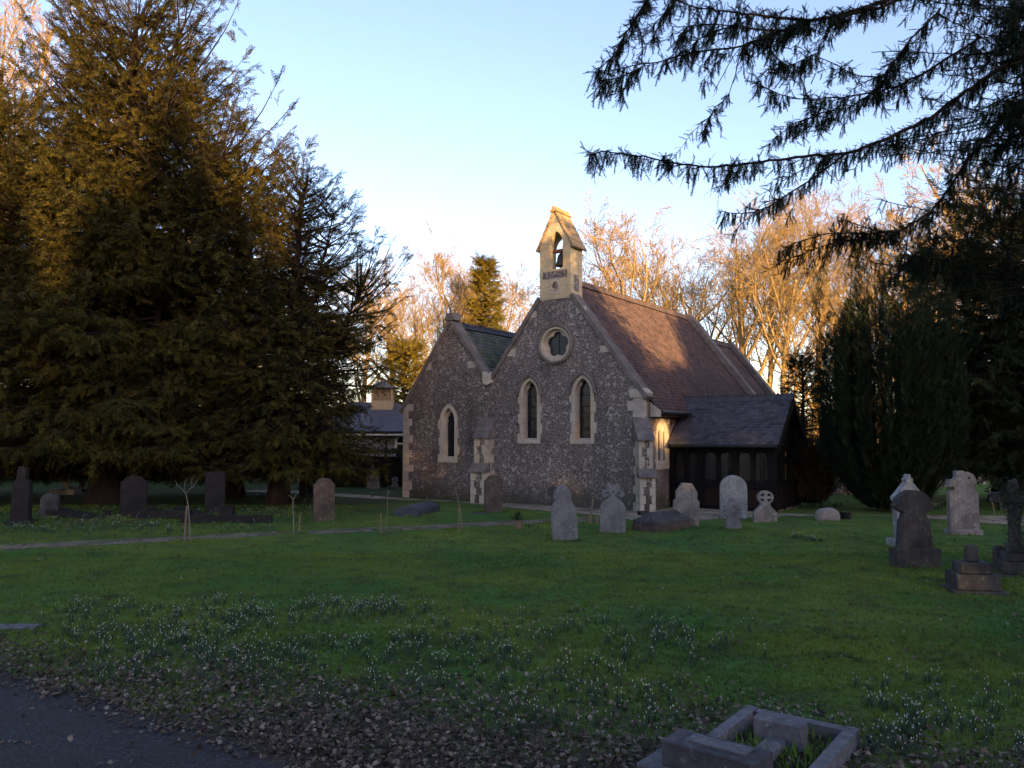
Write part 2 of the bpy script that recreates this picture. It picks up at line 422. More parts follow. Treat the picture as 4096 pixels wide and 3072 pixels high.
# asphalt drive in the near left corner
edge = wobble([(-9.5, 6.6)] + [tuple(G(x, y)[:2]) for x, y in ((0, 2660), (300, 2762), (620, 2872), (930, 2985), (1250, 3100))] + [(1.6, 3.4), (4.5, 2.1)], .05, .18, 1)
tag(strip(edge, [(-10, 1.0), (-4, -1.5), (3.5, -3.0), (5, -2.5)], .004).build('road', M['asphalt']), kind='structure')
up = wobble([(-26, 21.5)] + g2([(-120, 1183), (0, 1178), (150, 1171), (300, 1163), (460, 1155), (640, 1146), (820, 1139), (1000, 1130), (1190, 1121), (1290, 1115)]), .06, .25, 2)
lo = wobble([(-26, 20.3)] + g2([(-120, 1193), (0, 1188), (150, 1181), (300, 1173), (460, 1164), (640, 1155), (820, 1149), (1000, 1139), (1190, 1131), (1300, 1126)]), .06, .25, 3)
tag(strip(up, lo, .004).build('gravel_path', M['path']), kind='structure')

# ------------------------------------------------------------------ church frame: x = south along the west front, y = east, z up
PL = np.array([-3.7275, 27.1683]); SD = np.array([.82109, -.57079]); ED = np.array([.57079, .82109])
def CH(s, v, z=0.0): p = PL + SD * s + ED * v; return np.array([p[0], p[1], z])
up = [tuple(CH(*q)[:2]) for q in ((-7, .2), (-1.2, -.05), (0, -.3), (3.3, -.2))] + g2([(1050, 1082), (1200, 1086), (1330, 1095)]) + [tuple(CH(*q)[:2]) for q in ((9.1, -.1), (9.2, 1.6), (13.0, 1.5), (15, 2.5), (19, 1))]
lo = [tuple(CH(*q)[:2]) for q in ((-7.4, -1.2), (-1.2, -1.0), (0.2, -1.0))] + g2([(985, 1084), (1045, 1091), (1150, 1102), (1290, 1113), (1400, 1129), (1500, 1124), (1620, 1118), (1760, 1114), (1900, 1113), (2060, 1114), (2300, 1116)])
tag(strip(wobble(up, .03, .3, 4), wobble(lo, .06, .25, 5), .008).build('gravel_apron', M['gravel']), kind='structure')

church = empty('church', CH(0, 0), math.atan2(SD[1], SD[0]), 'small flint church with tall stone bellcote, red tiled roof and dark timber porch', 'church')

def lancet(cx, w, z0, zs, rise, n=9):
    a = w / 2; Rr = (a * a + rise * rise) / (2 * a); th = math.asin(min(1, rise / Rr))
    P = [(cx - a, z0), (cx + a, z0)]
    for i in range(n): q = th * i / (n - 1); P.append((cx + a - Rr + Rr * math.cos(q), zs + Rr * math.sin(q)))
    for i in range(n - 2, -1, -1): q = th * i / (n - 1); P.append((cx - a + Rr - Rr * math.cos(q), zs + Rr * math.sin(q)))
    return P
def foil(cx, cz, n, d, r, ph=math.pi / 2, k=10):
    P = []
    for i in range(n * k):
        q = i / (n * k) * 2 * math.pi; best = 0
        for j in range(n):
            D = q - ph - j * 2 * math.pi / n; s2 = r * r - (d * math.sin(D)) ** 2
            if s2 >= 0: best = max(best, d * math.cos(D) + math.sqrt(s2))
        P.append((cx + best * math.cos(q), cz + best * math.sin(q)))
    return P
def circle(cx, cz, r, n=40): return [(cx + r * math.cos(2 * math.pi * i / n), cz + r * math.sin(2 * math.pi * i / n)) for i in range(n)]

# openings
WL = dict(c1=5.215, c2=7.075, c3=2.0)
open1 = [lancet(c, .62, 1.90, 3.40, .52) for c in (WL['c1'], WL['c2'])]
open3 = lancet(WL['c3'], .56, 1.32, 2.60, .50)
ZN = lambda s: 7.0 - 1.31 * abs(s - 6.15)      # nave gable under the coping
ZA = lambda s: 5.88 - 1.37 * abs(s - 2.08)     # aisle gable
vs = (5.88 - 7.0 + 1.37 * 2.08 + 1.31 * 6.15) / (1.37 + 1.31)   # valley
gable = [(0, 0), (9.0, 0), (9.0, ZN(9.0)), (6.15, 7.0), (vs, ZN(vs)), (2.08, 5.88), (0, ZA(0))]
b = MB(); b.plate(gable, open1 + [open3, circle(6.16, 4.85, .55, 32)], 0, .45)
b.build('west_wall', M['flint'], church)
southfn = lambda x, y, z: (9.0 - y, x, z)      # plate in (v,z), depth going north
sw_out = [(.78, 1.12), (1.74, 1.12), (1.74, 2.05), (1.60, 2.40), (1.42, 2.60), (1.10, 2.60), (.92, 2.40), (.78, 2.05)]
b = MB(); b.plate([(.45, 0), (10.2, 0), (10.2, 3.0), (.45, 3.0)], [inset(sw_out, .03)], 0, .45, fn=southfn)
b.build('south_wall', M['flint'], church)
b = MB(); b.box(0, .45, .45, 10.2, 0, 3.0); b.build('north_wall', M['flint'], church)
b = MB(); b.plate([(0, 0), (9.0, 0), (9.0, ZN(9.0)), (6.15, 7.0), (vs, ZN(vs)), (2.08, 5.88), (0, ZA(0))], [], 10.2, 10.6)
b.build('east_wall', M['flint'], church)
ZC = lambda s: 6.35 - 1.31 * abs(s - 6.15)
b = MB(); b.box(3.9, 8.4, 10.6, 15.4, 0, ZC(8.4) - .05); b.plate([(3.9, ZC(3.9)), (8.4, ZC(8.4)), (6.15, 6.35)], [], 15.15, 15.5)
b.build('chancel_wall', M['flint'], church)

# copings
def coping(s0, z0, s1, z1, v0, v1, th=.075, name='coping', drop=.05):
    d = np.array([s1 - s0, z1 - z0]); L = np.linalg.norm(d); d /= L; nrm = np.array([-d[1], d[0]]); nrm *= 1 if nrm[1] > 0 else -1
    b = MB(); k = max(1, int(L / .75))
    for i in range(k):
        a0, a1 = i / k * L + .004, (i + 1) / k * L - .004
        j = rng.normal(0, .004)
        q = []
        for a in (a0, a1):
            p = np.array([s0, z0]) + d * a
            for v in (v0, v1):
                for h in (-drop, th + j): q.append((p[0] + nrm[0] * h, v, p[1] + nrm[1] * h))
        b.add(q, [(0, 1, 3, 2), (4, 6, 7, 5), (0, 4, 5, 1), (2, 3, 7, 6), (0, 2, 6, 4), (1, 5, 7, 3)])
    return b.build(name, M['coping'], church)
coping(6.70, ZN(6.70) + .02, 9.12, ZN(9.12) + .02, -.07, .40)
coping(vs + .02, ZN(vs + .02) + .02, 5.60, ZN(5.60) + .02, -.07, .40)
coping(2.08, 5.90, vs - .03, ZA(vs - .03) + .02, -.065, .38)
coping(-.12, ZA(-.12) + .02, 2.08, 5.90, -.065, .38)
coping(6.15, 7.02, 9.25, ZN(9.25) + .02, 10.16, 10.62, .16)
coping(3.7, ZN(3.7) + .02, 6.15, 7.02, 10.16, 10.62, .16)
coping(6.15, 6.37, 8.6, ZC(8.6) + .02, 15.1, 15.55, .14)
b = MB(); b.plate([(2.08 - .2, 5.92), (2.08 + .2, 5.92), (2.08 + .12, 6.16), (2.08 - .12, 6.16)], [], -.10, .30); b.build('gable_finial', M['coping'], church)
b = MB(); b.plate([(vs - .19, 3.78), (vs - .02, 3.70), (vs + .15, 3.78), (vs + .13, 4.12), (vs - .02, 3.98), (vs - .2, 4.15)], [], -.11, .2); b.build('valley_stone', M['ashlar'], church)

# dressed stones set in the flint
for s0, s1, z0, z1 in ((5.12, 5.46, 5.72, 5.92), (6.86, 7.18, 5.72, 5.91), (4.28, 4.68, 4.58, 4.80), (7.66, 7.98, 4.50, 4.70), (2.80, 3.10, 4.30, 4.52), (1.0, 1.22, 4.32, 4.54)):
    MB().box(s0, s1, -.012, .05, z0, z1).build('kneeler_stone', M['ashlar'], church)
def quoins(name, s_edge, sgn, z0, z1, wl, ws, fn=None, h=.27, v0=-.014, v1=.06, seed=0):
    r = np.random.default_rng(seed); b = MB(); z = z0; i = 0
    while z < z1 - .05:
        hh = h * r.uniform(.85, 1.15); ww = (wl if i % 2 else ws) * r.uniform(.85, 1.15)
        a, c = sorted((s_edge, s_edge + sgn * ww))
        b.box(a, c, v0 - r.uniform(0, .004), v1, z + .005, min(z + hh, z1) - .005, fn); z += hh; i += 1
    return b.build(name, M['ashlar'], church)
quoins('quoin', -.012, 1, 0, 3.18, .44, .26, seed=1)
quoins('quoin', 9.012, -1, 2.55, 3.20, .55, .34, seed=3)
b = MB(); b.plate([(8.62, 3.16), (9.10, 3.16), (9.13, 3.30), (9.0, 3.42), (8.56, 3.40)], [], -.04, .38); b.build('kneeler', M['ashlar'], church)

# windows
def jag(cx, w, z0, zs, rise, seed, h=.3):
    r = np.random.default_rng(seed); a = w / 2; L = []; z = z0; out = []
    k = max(2, int(round((zs - z0) / h))); zz = np.linspace(z0, zs, k + 1)
    right = []
    for i in range(k):
        e = a + (.085 if i % 2 else .02) * r.uniform(.8, 1.2)
        right += [(cx + e, zz[i]), (cx + e, zz[i + 1])]
    arch = lancet(cx, w + .06, z0, zs, rise)[2:]
    left = []
    for i in range(k):
        e = a + (.085 if (i + 1) % 2 else .02) * r.uniform(.8, 1.2)
        left = [(cx - e, zz[i + 1]), (cx - e, zz[i])] + left
    return right + arch[1:-1] + left
def lancet_window(cx, w, z0, zs, rise, gw, gz0, gzs, grise, seed, hood=True):
    win = empty('window'); win.parent = church
    sill = z0
    outer = jag(cx, w, z0, zs, rise, seed)
    front = lancet(cx, w - .20, z0 + .10, zs, rise - .14)
    back = lancet(cx, gw, gz0, gzs, grise)
    b = MB(); b.plate(outer, [front], -.018, .08)
    b.loft([(x, -.018, z) for x, z in front], [(x, .15, z) for x, z in back])
    b.loft([(x, .15, z) for x, z in back], [(x, .24, z) for x, z in back])
    # cusped head
    zt = gzs + grise
    cusp = []
    for i in range(31):
        q = math.pi * i / 30
        cusp.append(None)
    tri = foil(cx, gzs + grise * .22, 3, gw * .235, gw * .265, math.pi / 2)
    tri = [p for p in tri if p[1] > gzs - .02]
    tri.sort(key=lambda p: -math.atan2(p[1] - (gzs - .02), p[0] - cx))
    L = [(cx - gw / 2 + .002, gzs - .10), (cx - gw / 2 + .03, gzs - .04)] + tri + [(cx + gw / 2 - .03, gzs - .04), (cx + gw / 2 - .002, gzs - .10)]
    head = lancet(cx, gw + .02, gzs - .10, gzs, grise + .01)[1:]
    ring = L + head[0:]
    b.plate(ring, [], .155, .22)
    b.build('surround', M['ashlar_fine'], win)
    b = MB(); b.plate(lancet(cx, gw + .02, gz0 - .01, gzs, grise + .01), [], .225, .235); b.build('glass', M['glass'], win)
    for z in np.arange(gz0 + .28, gzs + .02, .33): MB().tube([(cx - gw / 2, .21, z), (cx + gw / 2, .21, z)], .010, 5).build('saddle_bar', M['iron'], win)
    if hood:
        arch = lancet(cx, w + .10, z0, zs - .02, rise + .04)[2:]
        P = [(arch[0][0] + .07, -.05, arch[0][1] - .02)] + [(x, -.05, z) for x, z in arch] + [(arch[-1][0] - .07, -.05, arch[-1][1] - .02)]
        MB().tube(P, .05, 6).build('hood_mould', M['coping'], win)
    return win
lancet_window(WL['c1'], .72, 1.85, 3.38, .54, .46, 2.02, 3.42, .42, 11)
lancet_window(WL['c2'], .72, 1.85, 3.38, .54, .46, 2.02, 3.42, .42, 12)
lancet_window(WL['c3'], .70, 1.22, 2.58, .58, .42, 1.42, 2.62, .42, 13, False)
# cinquefoil
win = empty('round_window'); win.parent = church
b = MB(); b.plate(circle(6.16, 4.85, .60), [circle(6.16, 4.85, .46)], -.05, .08)
c0, c1 = circle(6.16, 4.85, .46), circle(6.16, 4.85, .42)
b.loft([(x, -.05, z) for x, z in c0], [(x, .09, z) for x, z in c1])
b.plate(circle(6.16, 4.85, .44), [foil(6.16, 4.85, 5, .215, .175)], .09, .19)
b.build('surround', M['ashlar_fine'], win)
b = MB(); P = [(6.16 + .57 * math.cos(q), -.055, 4.85 + .57 * math.sin(q)) for q in np.linspace(0, 2 * math.pi, 41)]; b.tube(P, .05, 6, False); b.build('moulding', M['coping'], win)
b = MB(); b.plate(circle(6.16, 4.85, .41), [], .192, .20); b.build('glass', M['glass'], win)
b = MB(); b.tube([(6.16, .18, 4.5), (6.16, .18, 5.2)], .008, 4); b.build('saddle_bar', M['iron'], win)
# two-light south window
win = empty('south_window'); win.parent = church
l1 = lancet(1.08, .27, 1.34, 2.10, .28, 6); l2 = lancet(1.44, .27, 1.34, 2.10, .28, 6)
b = MB(); b.plate(sw_out, [l1, l2], -.016, .07, fn=southfn)
for l, c in ((l1, 1.09), (l2, 1.43)):
    k = lancet(c, .21, 1.37, 2.10, .23, 6)
    b.loft([southfn(x, -.016, z) for x, z in l], [southfn(x, .045, z) for x, z in k]); b.loft([southfn(x, .045, z) for x, z in k], [southfn(x, .07, z) for x, z in k])
b.build('surround', M['ashlar_fine'], win)
b = MB()
for c in (1.09, 1.43): b.plate(lancet(c, .22, 1.36, 2.10, .24, 6), [], .058, .064, fn=southfn)
b.build('glass', M['glass'], win)

# roofs
def tiles(o, U, Wd, Lu, Lw, tw, course, seed, clip=None, lift=.022):
    r = np.random.default_rng(seed)
    o, U, Wd = map(lambda q: np.asarray(q, float), (o, U, Wd)); Nn = np.cross(U, Wd); Nn /= np.linalg.norm(Nn)
    if Nn[2] < 0: Nn = -Nn
    nu, nw = int(math.ceil(Lu / tw)) + 1, int(math.ceil(Lw / course))
    K, I = np.meshgrid(np.arange(nw), np.arange(nu), indexing='ij'); K = K.ravel(); I = I.ravel()
    u0 = (I - (K % 2) * .5) * tw + .003; u1 = u0 + tw - .006
    u0 = np.clip(u0, 0, Lu); u1 = np.clip(u1, 0, Lu)
    w0 = K * course + r.normal(0, .003, len(K)); w1 = np.minimum(w0 + course * 1.15, Lw)
    keep = u1 - u0 > .02
    if clip is not None: keep &= clip((u0 + u1) / 2, w0 + course / 2)
    u0, u1, w0, w1 = u0[keep], u1[keep], w0[keep], w1[keep]; n = len(u0)
    h0 = lift + r.normal(0, .0035, n); h0b = h0 + r.normal(0, .003, n); h1 = np.full(n, .001)
    P = lambda u, w, h: o + u[:, None] * U + w[:, None] * Wd + h[:, None] * Nn
    z = np.full(n, -.004)
    V = np.stack([P(u0, w0, h0), P(u1, w0, h0b), P(u1, w1, h1), P(u0, w1, h1), P(u0, w0, z), P(u1, w0, z)], 1)
    f = np.array([[0, 1, 2, 3], [0, 4, 5, 1], [0, 3, 4, 4], [1, 5, 2, 2]])[:2]
    F = f[None] + (np.arange(n) * 6)[:, None, None]
    return V.reshape(-1, 3), F.reshape(-1, 4)
def slope_v(s0, z0, s1, z1):                # up-slope unit vector and length
    d = np.array([s1 - s0, 0, z1 - z0]); L = np.linalg.norm(d); return d / L, L
def roof(name, m, o, U, Wd, Lu, Lw, tw, course, seed, clip=None, lift=.022):
    V, F = tiles(o, U, Wd, Lu, Lw, tw, course, seed, clip, lift)
    ob = obj(name, mesh_np(name, V, F), m, church)
    return ob
def deck(name, pts, m):                    # thin boarding under the tiles
    pts = [np.array(p, float) for p in pts]; nn = np.cross(pts[1] - pts[0], pts[2] - pts[0]); nn /= np.linalg.norm(nn); nn *= -1 if nn[2] > 0 else 1
    A = [p + nn * .012 for p in pts]; B = [p + nn * .07 for p in pts]; n = len(pts)
    b = MB().add(A + B, [tuple(range(n)), tuple(range(n, 2 * n))] + [(i, (i + 1) % n, n + (i + 1) % n, n + i) for i in range(n)])
    return b.build(name, m, church)
RZ = lambda s: 6.90 - 1.31 * abs(s - 6.15)
PRV, PZ, PE, PEZ, PE2 = 3.0, 3.20, 1.50, 1.84, 4.45      # porch ridge v, ridge z, eave v, eave z
wd, Lw = slope_v(9.32, RZ(9.32), 6.15, 6.90)
def clip_n(u, w):
    s = 9.32 + wd[0] * w; z = RZ(9.32) + wd[2] * w; v = u + .42
    pz = PZ - np.abs(v - PRV) * (PZ - PEZ) / (PRV - PE)
    return ~((s > 8.9) & (pz > z + .03))
roof('nave_roof', M['tile'], (9.32, .42, RZ(9.32)), (0, 1, 0), wd, 9.74, Lw, .17, .125, 21, clip_n)
wn_, Ln_ = slope_v(vs, RZ(vs), 6.15, 6.90)
roof('nave_roof', M['tile'], (vs, .42, RZ(vs)), (0, 1, 0), wn_, 9.74, Ln_, .17, .125, 22)
AZ = lambda s: 5.78 - 1.37 * abs(s - 2.08)
wa, La = slope_v(vs, AZ(vs), 2.08, 5.78)
roof('aisle_roof', M['slate'], (vs, .40, AZ(vs)), (0, 1, 0), wa, 9.7, La, .24, .15, 23, None, .016)
wa2, La2 = slope_v(-.25, AZ(-.25), 2.08, 5.78)
roof('aisle_roof', M['slate'], (-.25, .40, AZ(-.25)), (0, 1, 0), wa2, 9.7, La2, .24, .15, 24, None, .016)
CZ = lambda s: 6.22 - 1.31 * abs(s - 6.15)
wc, Lc = slope_v(8.62, CZ(8.62), 6.15, 6.22)
roof('chancel_roof', M['tile'], (8.62, 10.64, CZ(8.62)), (0, 1, 0), wc, 4.5, Lc, .17, .125, 25)
wc2, _ = slope_v(3.68, CZ(3.68), 6.15, 6.22)
roof('chancel_roof', M['tile'], (3.68, 10.64, CZ(3.68)), (0, 1, 0), wc2, 4.5, Lc, .17, .125, 26)
dk = M['timber']
deck('roof_boarding', [(9.28, .42, RZ(9.28)), (9.28, 10.16, RZ(9.28)), (6.15, 10.16, 6.9), (6.15, .42, 6.9)], dk)
deck('roof_boarding', [(vs, .42, RZ(vs)), (vs, 10.16, RZ(vs)), (6.15, 10.16, 6.9), (6.15, .42, 6.9)], dk)
deck('roof_boarding', [(vs, .40, AZ(vs)), (vs, 10.1, AZ(vs)), (2.08, 10.1, 5.78), (2.08, .4, 5.78)], dk)
deck('roof_boarding', [(-.22, .40, AZ(-.22)), (-.22, 10.1, AZ(-.22)), (2.08, 10.1, 5.78), (2.08, .4, 5.78)], dk)
deck('roof_boarding', [(8.6, 10.64, CZ(8.6)), (8.6, 15.1, CZ(8.6)), (6.15, 15.1, 6.22), (6.15, 10.64, 6.22)], dk)
deck('roof_boarding', [(3.7, 10.64, CZ(3.7)), (3.7, 15.1, CZ(3.7)), (6.15, 15.1, 6.22), (6.15, 10.64, 6.22)], dk)
# ridge tiles with cut crests
def ridge(name, m, a, c, n, w=.14, h=.10, crest=.11):
    a, c = np.array(a, float), np.array(c, float); d = (c - a) / n; L = np.linalg.norm(d); e = d / L; sd_ = np.array([-e[1], e[0], 0])
    b = MB()
    for i in range(n):
        p, q = a + d * (i + .01), a + d * (i + .99); j = rng.normal(0, .006)
        V = [p - sd_ * w + (0, 0, -h), p + (0, 0, .045 + j), p + sd_ * w + (0, 0, -h), q - sd_ * w + (0, 0, -h), q + (0, 0, .045 + j), q + sd_ * w + (0, 0, -h)]
        b.add(V, [(0, 1, 4, 3), (1, 2, 5, 4), (0, 2, 1), (3, 4, 5)])
        if crest:
            prof = [(0, 0)]
            for k in range(3): x0 = k / 3; prof += [(x0 + .03, .5), (x0 + .165, 1.0), (x0 + .30, .5)]
            prof += [(1, 0)]
            P0 = [p + (q - p) * x + np.array([0, 0, .03 + j + crest * y]) for x, y in prof]
            A = [P + sd_ * .015 for P in P0]; B = [P - sd_ * .015 for P in P0]; m_ = len(A)
            b.add(A + B, [tuple(range(m_)), tuple(range(m_, 2 * m_))] + [(k, k + 1, m_ + k + 1, m_ + k) for k in range(m_ - 1)])
    return b.build(name, m, church)
ridge('ridge_tile', M['ridge'], (6.15, .45, 6.92), (6.15, 10.14, 6.92), 26)
ridge('ridge_tile', M['ridge_dark'], (2.08, .42, 5.80), (2.08, 10.1, 5.80), 24)
ridge('ridge_tile', M['ridge'], (6.15, 10.66, 6.24), (6.15, 15.1, 6.24), 12)
# gutter under the nave eave
b = MB(); b.box(9.005, 9.36, .46, 3.3, 2.62, 2.70); b.box(9.22, 9.30, .46, 3.3, 2.70, 2.78); b.build('eaves_board', M['timber'], church)
b = MB(); b.tube([(9.38, .44, 2.74), (9.38, 3.2, 2.74)], .055, 8); b.build('gutter', M['iron'], church)
b = MB(); b.tube([(9.13, 1.90, 0), (9.13, 1.90, 1.75)], .045, 8); b.box(9.05, 9.21, 1.81, 1.99, 1.52, 1.70); b.build('drainpipe', M['iron'], church)
b = MB(); b.plate([(9.02, 2.62), (9.34, 2.62), (9.34, 2.78), (9.02, 3.05)], [], .40, .44); b.build('eaves_bracket', M['ashlar'], church)

# buttresses: along = outward vector, across, built from the wall outwards
def buttress(c, out, wid, stages, name='buttress'):
    out = np.array(out, float); out /= np.linalg.norm(out); ac = np.array([-out[1], out[0]])
    c = np.array(c, float); bt = empty(name); bt.parent = church
    P = lambda a, o_, z: tuple(c + ac * a + out * o_) + (z,)
    bs, bf, bw = MB(), MB(), MB(); r = np.random.default_rng(5)
    for (z0, z1, proj, w) in stages:
        h = w / 2
        # flint core
        V = [P(i * (h - .008), o_, z) for i in (-1, 1) for o_ in (-.1, proj - .012) for z in (z0, z1)]
        bf.add(V, [(0, 1, 3, 2), (4, 6, 7, 5), (0, 4, 5, 1), (2, 3, 7, 6), (0, 2, 6, 4), (1, 5, 7, 3)])
        z = z0; k = 0
        while z < z1 - .03:
            hh = min(.235 * r.uniform(.85, 1.15), z1 - z)
            if z1 - z - hh < .08: hh = z1 - z
            for sgn in (-1, 1):
                wq = w * (.40 if (k + (sgn > 0)) % 2 else .25) * r.uniform(.9, 1.1); dq = (proj * .9 if (k + (sgn > 0)) % 2 == 0 else proj * .55)
                a0, a1 = sorted((sgn * h, sgn * (h - wq)))
                V = [P(i, o_, zz) for i in (a0, a1) for o_ in (proj - dq, proj) for zz in (z + .004, z + hh - .004)]
                bs.add(V, [(0, 1, 3, 2), (4, 6, 7, 5), (0, 4, 5, 1), (2, 3, 7, 6), (0, 2, 6, 4), (1, 5, 7, 3)])
            z += hh; k += 1
    bf.build('flint_core', M['flint'], bt); bs.build('quoin', M['ashlar'], bt)
    return bt, P, bw
def weathering(bw, P, w, o0, z0, o1, z1, n):   # sloping slabs from (o0,z0) outwards and down to (o1,z1)
    h = w / 2
    for i in range(n):
        t0, t1 = i / n, (i + 1) / n
        a0, a1 = o0 + (o1 - o0) * t0, o0 + (o1 - o0) * t1 + .03
        b0, b1 = z0 + (z1 - z0) * t0 + .02 * (0 if i == 0 else 1) * -1, z0 + (z1 - z0) * t1
        V = []
        for s_ in (-h, h):
            V += [P(s_, a0, b0), P(s_, a1, b1), P(s_, a1, b1 - .05), P(s_, o0 - .05, b1 - .05), P(s_, o0 - .05, b0)]
        bw.add(V, [(0, 1, 2, 3, 4), (5, 6, 7, 8, 9), (0, 5, 6, 1), (1, 6, 7, 2), (2, 7, 8, 3), (3, 8, 9, 4), (4, 9, 5, 0)])
bt, P, bw = buttress((3.62, 0), (0, -1), .56, [(0, 1.02, .54, .58), (1.02, 2.06, .40, .52)])
weathering(bw, P, .60, 0, 2.66, .42, 2.06, 3); bw.build('weathering', M['coping'], bt); bw = MB()
weathering(bw, P, .66, .38, 1.26, .58, 1.00, 1)
bw.build('weathering', M['coping'], bt)
bt, P, bw = buttress((8.80, .12), (.62, -.78), .40, [(0, 1.02, 1.02, .42), (1.02, 2.02, .84, .38)])
weathering(bw, P, .46, .2, 2.60, .90, 2.00, 2); bw.build('weathering', M['coping'], bt); bw = MB()
weathering(bw, P, .48, .78, 1.24, 1.07, 1.00, 1)
bw.build('weathering', M['coping'], bt)
b = MB(); b.plate([(8.80, 2.4), (9.02, 2.4), (9.02, 3.1), (8.80, 3.1)], [], -.03, .2); b.build('quoin', M['ashlar'], church)

# bellcote
bc = empty('bellcote'); bc.parent = church
b = MB()
body = [(5.60, 6.22), (6.70, 6.22), (6.70, 7.86), (6.15, 8.92), (5.60, 7.86)]
arch = lancet(6.20, .46, 7.14, 7.92, .38, 8)
b.plate(body, [arch, foil(6.15, 6.62, 4, .065, .055)], -.03, .20)
b.plate([(x, z - .0) for x, z in body], [lancet(6.20, .86, 7.14, 7.80, .52, 8), foil(6.15, 6.62, 4, .065, .055)], .20, .66)
b.build('body', M['belstone'], bc)
b = MB(); b.box(5.72, 6.58, -.042, -.0, 6.86, 7.08); b.box(6.665, 6.708, .16, .44, 6.45, 6.95); b.build('flint_panel', M['flint'], bc)
b = MB(); b.plate([(5.97, 6.36), (6.33, 6.36), (6.33, 6.86), (5.97, 6.86)], [foil(6.15, 6.62, 4, .070, .06)], -.05, .0)
P_ = [(6.15 + .15 * math.cos(q), -.05, 6.62 + .15 * math.sin(q)) for q in np.linspace(0, 2 * math.pi, 25)]; b.tube(P_, .022, 5, False); b.build('quatrefoil_panel', M['ashlar_fine'], bc)
b = MB(); b.box(6.04, 6.26, .05, .07, 6.5, 6.74); b.build('quatrefoil_shadow_board', M['timber'], bc)  # dark board in place of the shade inside the opening
b = MB()
for sg in (-1, 1):
    e = np.array([6.15 + sg * .635, 7.735]); a = np.array([6.15, 8.95]); d = (a - e); L = np.linalg.norm(d); d /= L; nn = np.array([sg * abs(d[1]), abs(d[0])])
    for k in range(5):
        p, q = e + d * (k / 5 * L), e + d * (min((k + 1.12) / 5, 1) * L)
        h0, h1 = .060, .042
        V = []
        for v in (-.07, .74): V += [(p[0], v, p[1]), (q[0], v, q[1]), (q[0] + nn[0] * h1, v, q[1] + nn[1] * h1), (p[0] + nn[0] * h0, v, p[1] + nn[1] * h0)]
        b.add(V, [(0, 1, 2, 3), (4, 5, 6, 7), (0, 4, 5, 1), (1, 5, 6, 2), (2, 6, 7, 3), (3, 7, 4, 0)])
b.build('stone_roof', M['belroof'], bc)
b = MB(); b.plate([(6.02, 8.90), (6.28, 8.90), (6.26, 8.96), (6.20, 9.00), (6.19, 9.07), (6.11, 9.07), (6.10, 9.00), (6.04, 8.96)], [], -.12, .79); b.build('ridge_cap', M['belroof'], bc)

# bell hanging in the bellcote
bp = PL + SD * 6.245 + ED * .16
bell = empty('church_bell', (bp[0], bp[1], 7.25), church.rotation_euler[2], 'dark bronze bell hanging in the arch of the church bellcote', 'bell')
prof = [(.185, 0), (.18, .02), (.150, .07), (.122, .16), (.108, .26), (.09, .33), (.05, .37), (.0, .38)]
MB().lathe(prof, 24).build('bell', M['bronze'], bell, True)
b = MB(); b.box(-.24, .20, -.05, .05, .42, .52); b.tube([(0, 0, .36), (0, 0, .44)], .035, 6); b.build('headstock', M['rustwood'], bell)
b = MB(); b.tube([(0, 0, .1), (0, 0, -.10)], .018, 6); b.lathe([(.0, -.15), (.035, -.13), (.035, -.10), (0, -.08)], 8); b.build('clapper', M['iron'], bell)
b = MB(); P_ = [(.12, .10 + .22 * math.cos(q), .38 + .22 * math.sin(q)) for q in np.linspace(0, 2 * math.pi, 21)]; b.tube(P_, .018, 5, False); b.build('wheel', M['iron'], bell)

# porch
po = empty('porch'); po.parent = church
PS0, PS1 = 9.0, 12.05
wfn = lambda x, y, z: (x, 1.80 + y, z)       # west side frame
b = MB()
b.box(9.02, 12.05, 1.74, 1.88, 0, .12); b.box(9.02, 12.05, 1.72, 1.90, .62, .72); b.box(9.02, 12.05, 1.74, 1.88, 1.66, 1.86)
for s in (9.06, 9.98, 10.98, 11.98): b.box(s - .07, s + .07, 1.715, 1.885, .12, 1.66)
for s in (9.52, 10.48, 11.48): b.box(s - .035, s + .035, 1.75, 1.86, .72, 1.66)
b.box(9.02, 12.05, 4.10, 4.24, 0, .12); b.box(9.02, 12.05, 4.10, 4.24, .62, .72); b.box(9.02, 12.05, 4.10, 4.24, 1.66, 1.86)
for s in (9.06, 10.0, 11.0, 11.98): b.box(s - .07, s + .07, 4.08, 4.26, .12, 1.66)
for v in (1.80, 2.55, 3.45, 4.17): b.box(11.98, 12.12, v - .07, v + .07, 0.01, 1.90)
b.box(11.97, 12.13, 1.72, 4.25, 1.80, 1.93)
b.build('frame', M['timber'], po)
b = MB(); b.box(9.05, 12.0, 1.78, 1.83, .12, .62); b.box(9.05, 12.0, 4.14, 4.2, .12, .62); b.build('plinth_boards', M['panel'], po)
bays = [9.13, 9.485, 9.555, 9.91, 10.05, 10.445, 10.515, 10.91, 11.05, 11.445, 11.515, 11.91]
wl = MB(); gl = MB()
for i in range(0, 12, 2):
    c, w = (bays[i] + bays[i + 1]) / 2, bays[i + 1] - bays[i]
    hole = lancet(c, w - .07, .75, 1.47, .13, 6)
    wl.plate([(bays[i], .72), (bays[i + 1], .72), (bays[i + 1], 1.66), (bays[i], 1.66)], [hole], -.02, .03, fn=wfn)
    gl.plate([(bays[i] + .01, .73), (bays[i + 1] - .01, .73), (bays[i + 1] - .01, 1.64), (bays[i] + .01, 1.64)], [], 0.0, .012, fn=wfn)
wl.build('window_frame', M['timber'], po); gl.build('window_glass', M['pglass'], po)
b = MB(); b.box(9.2, 9.45, 1.77, 1.785, 1.12, 1.32); b.build('notice', M['panel'], po)
b = MB()
for sg, v0 in ((1, 0), (-1, 0)):
    pass
sfn = lambda x, y, z: (12.04 + y, x, z)
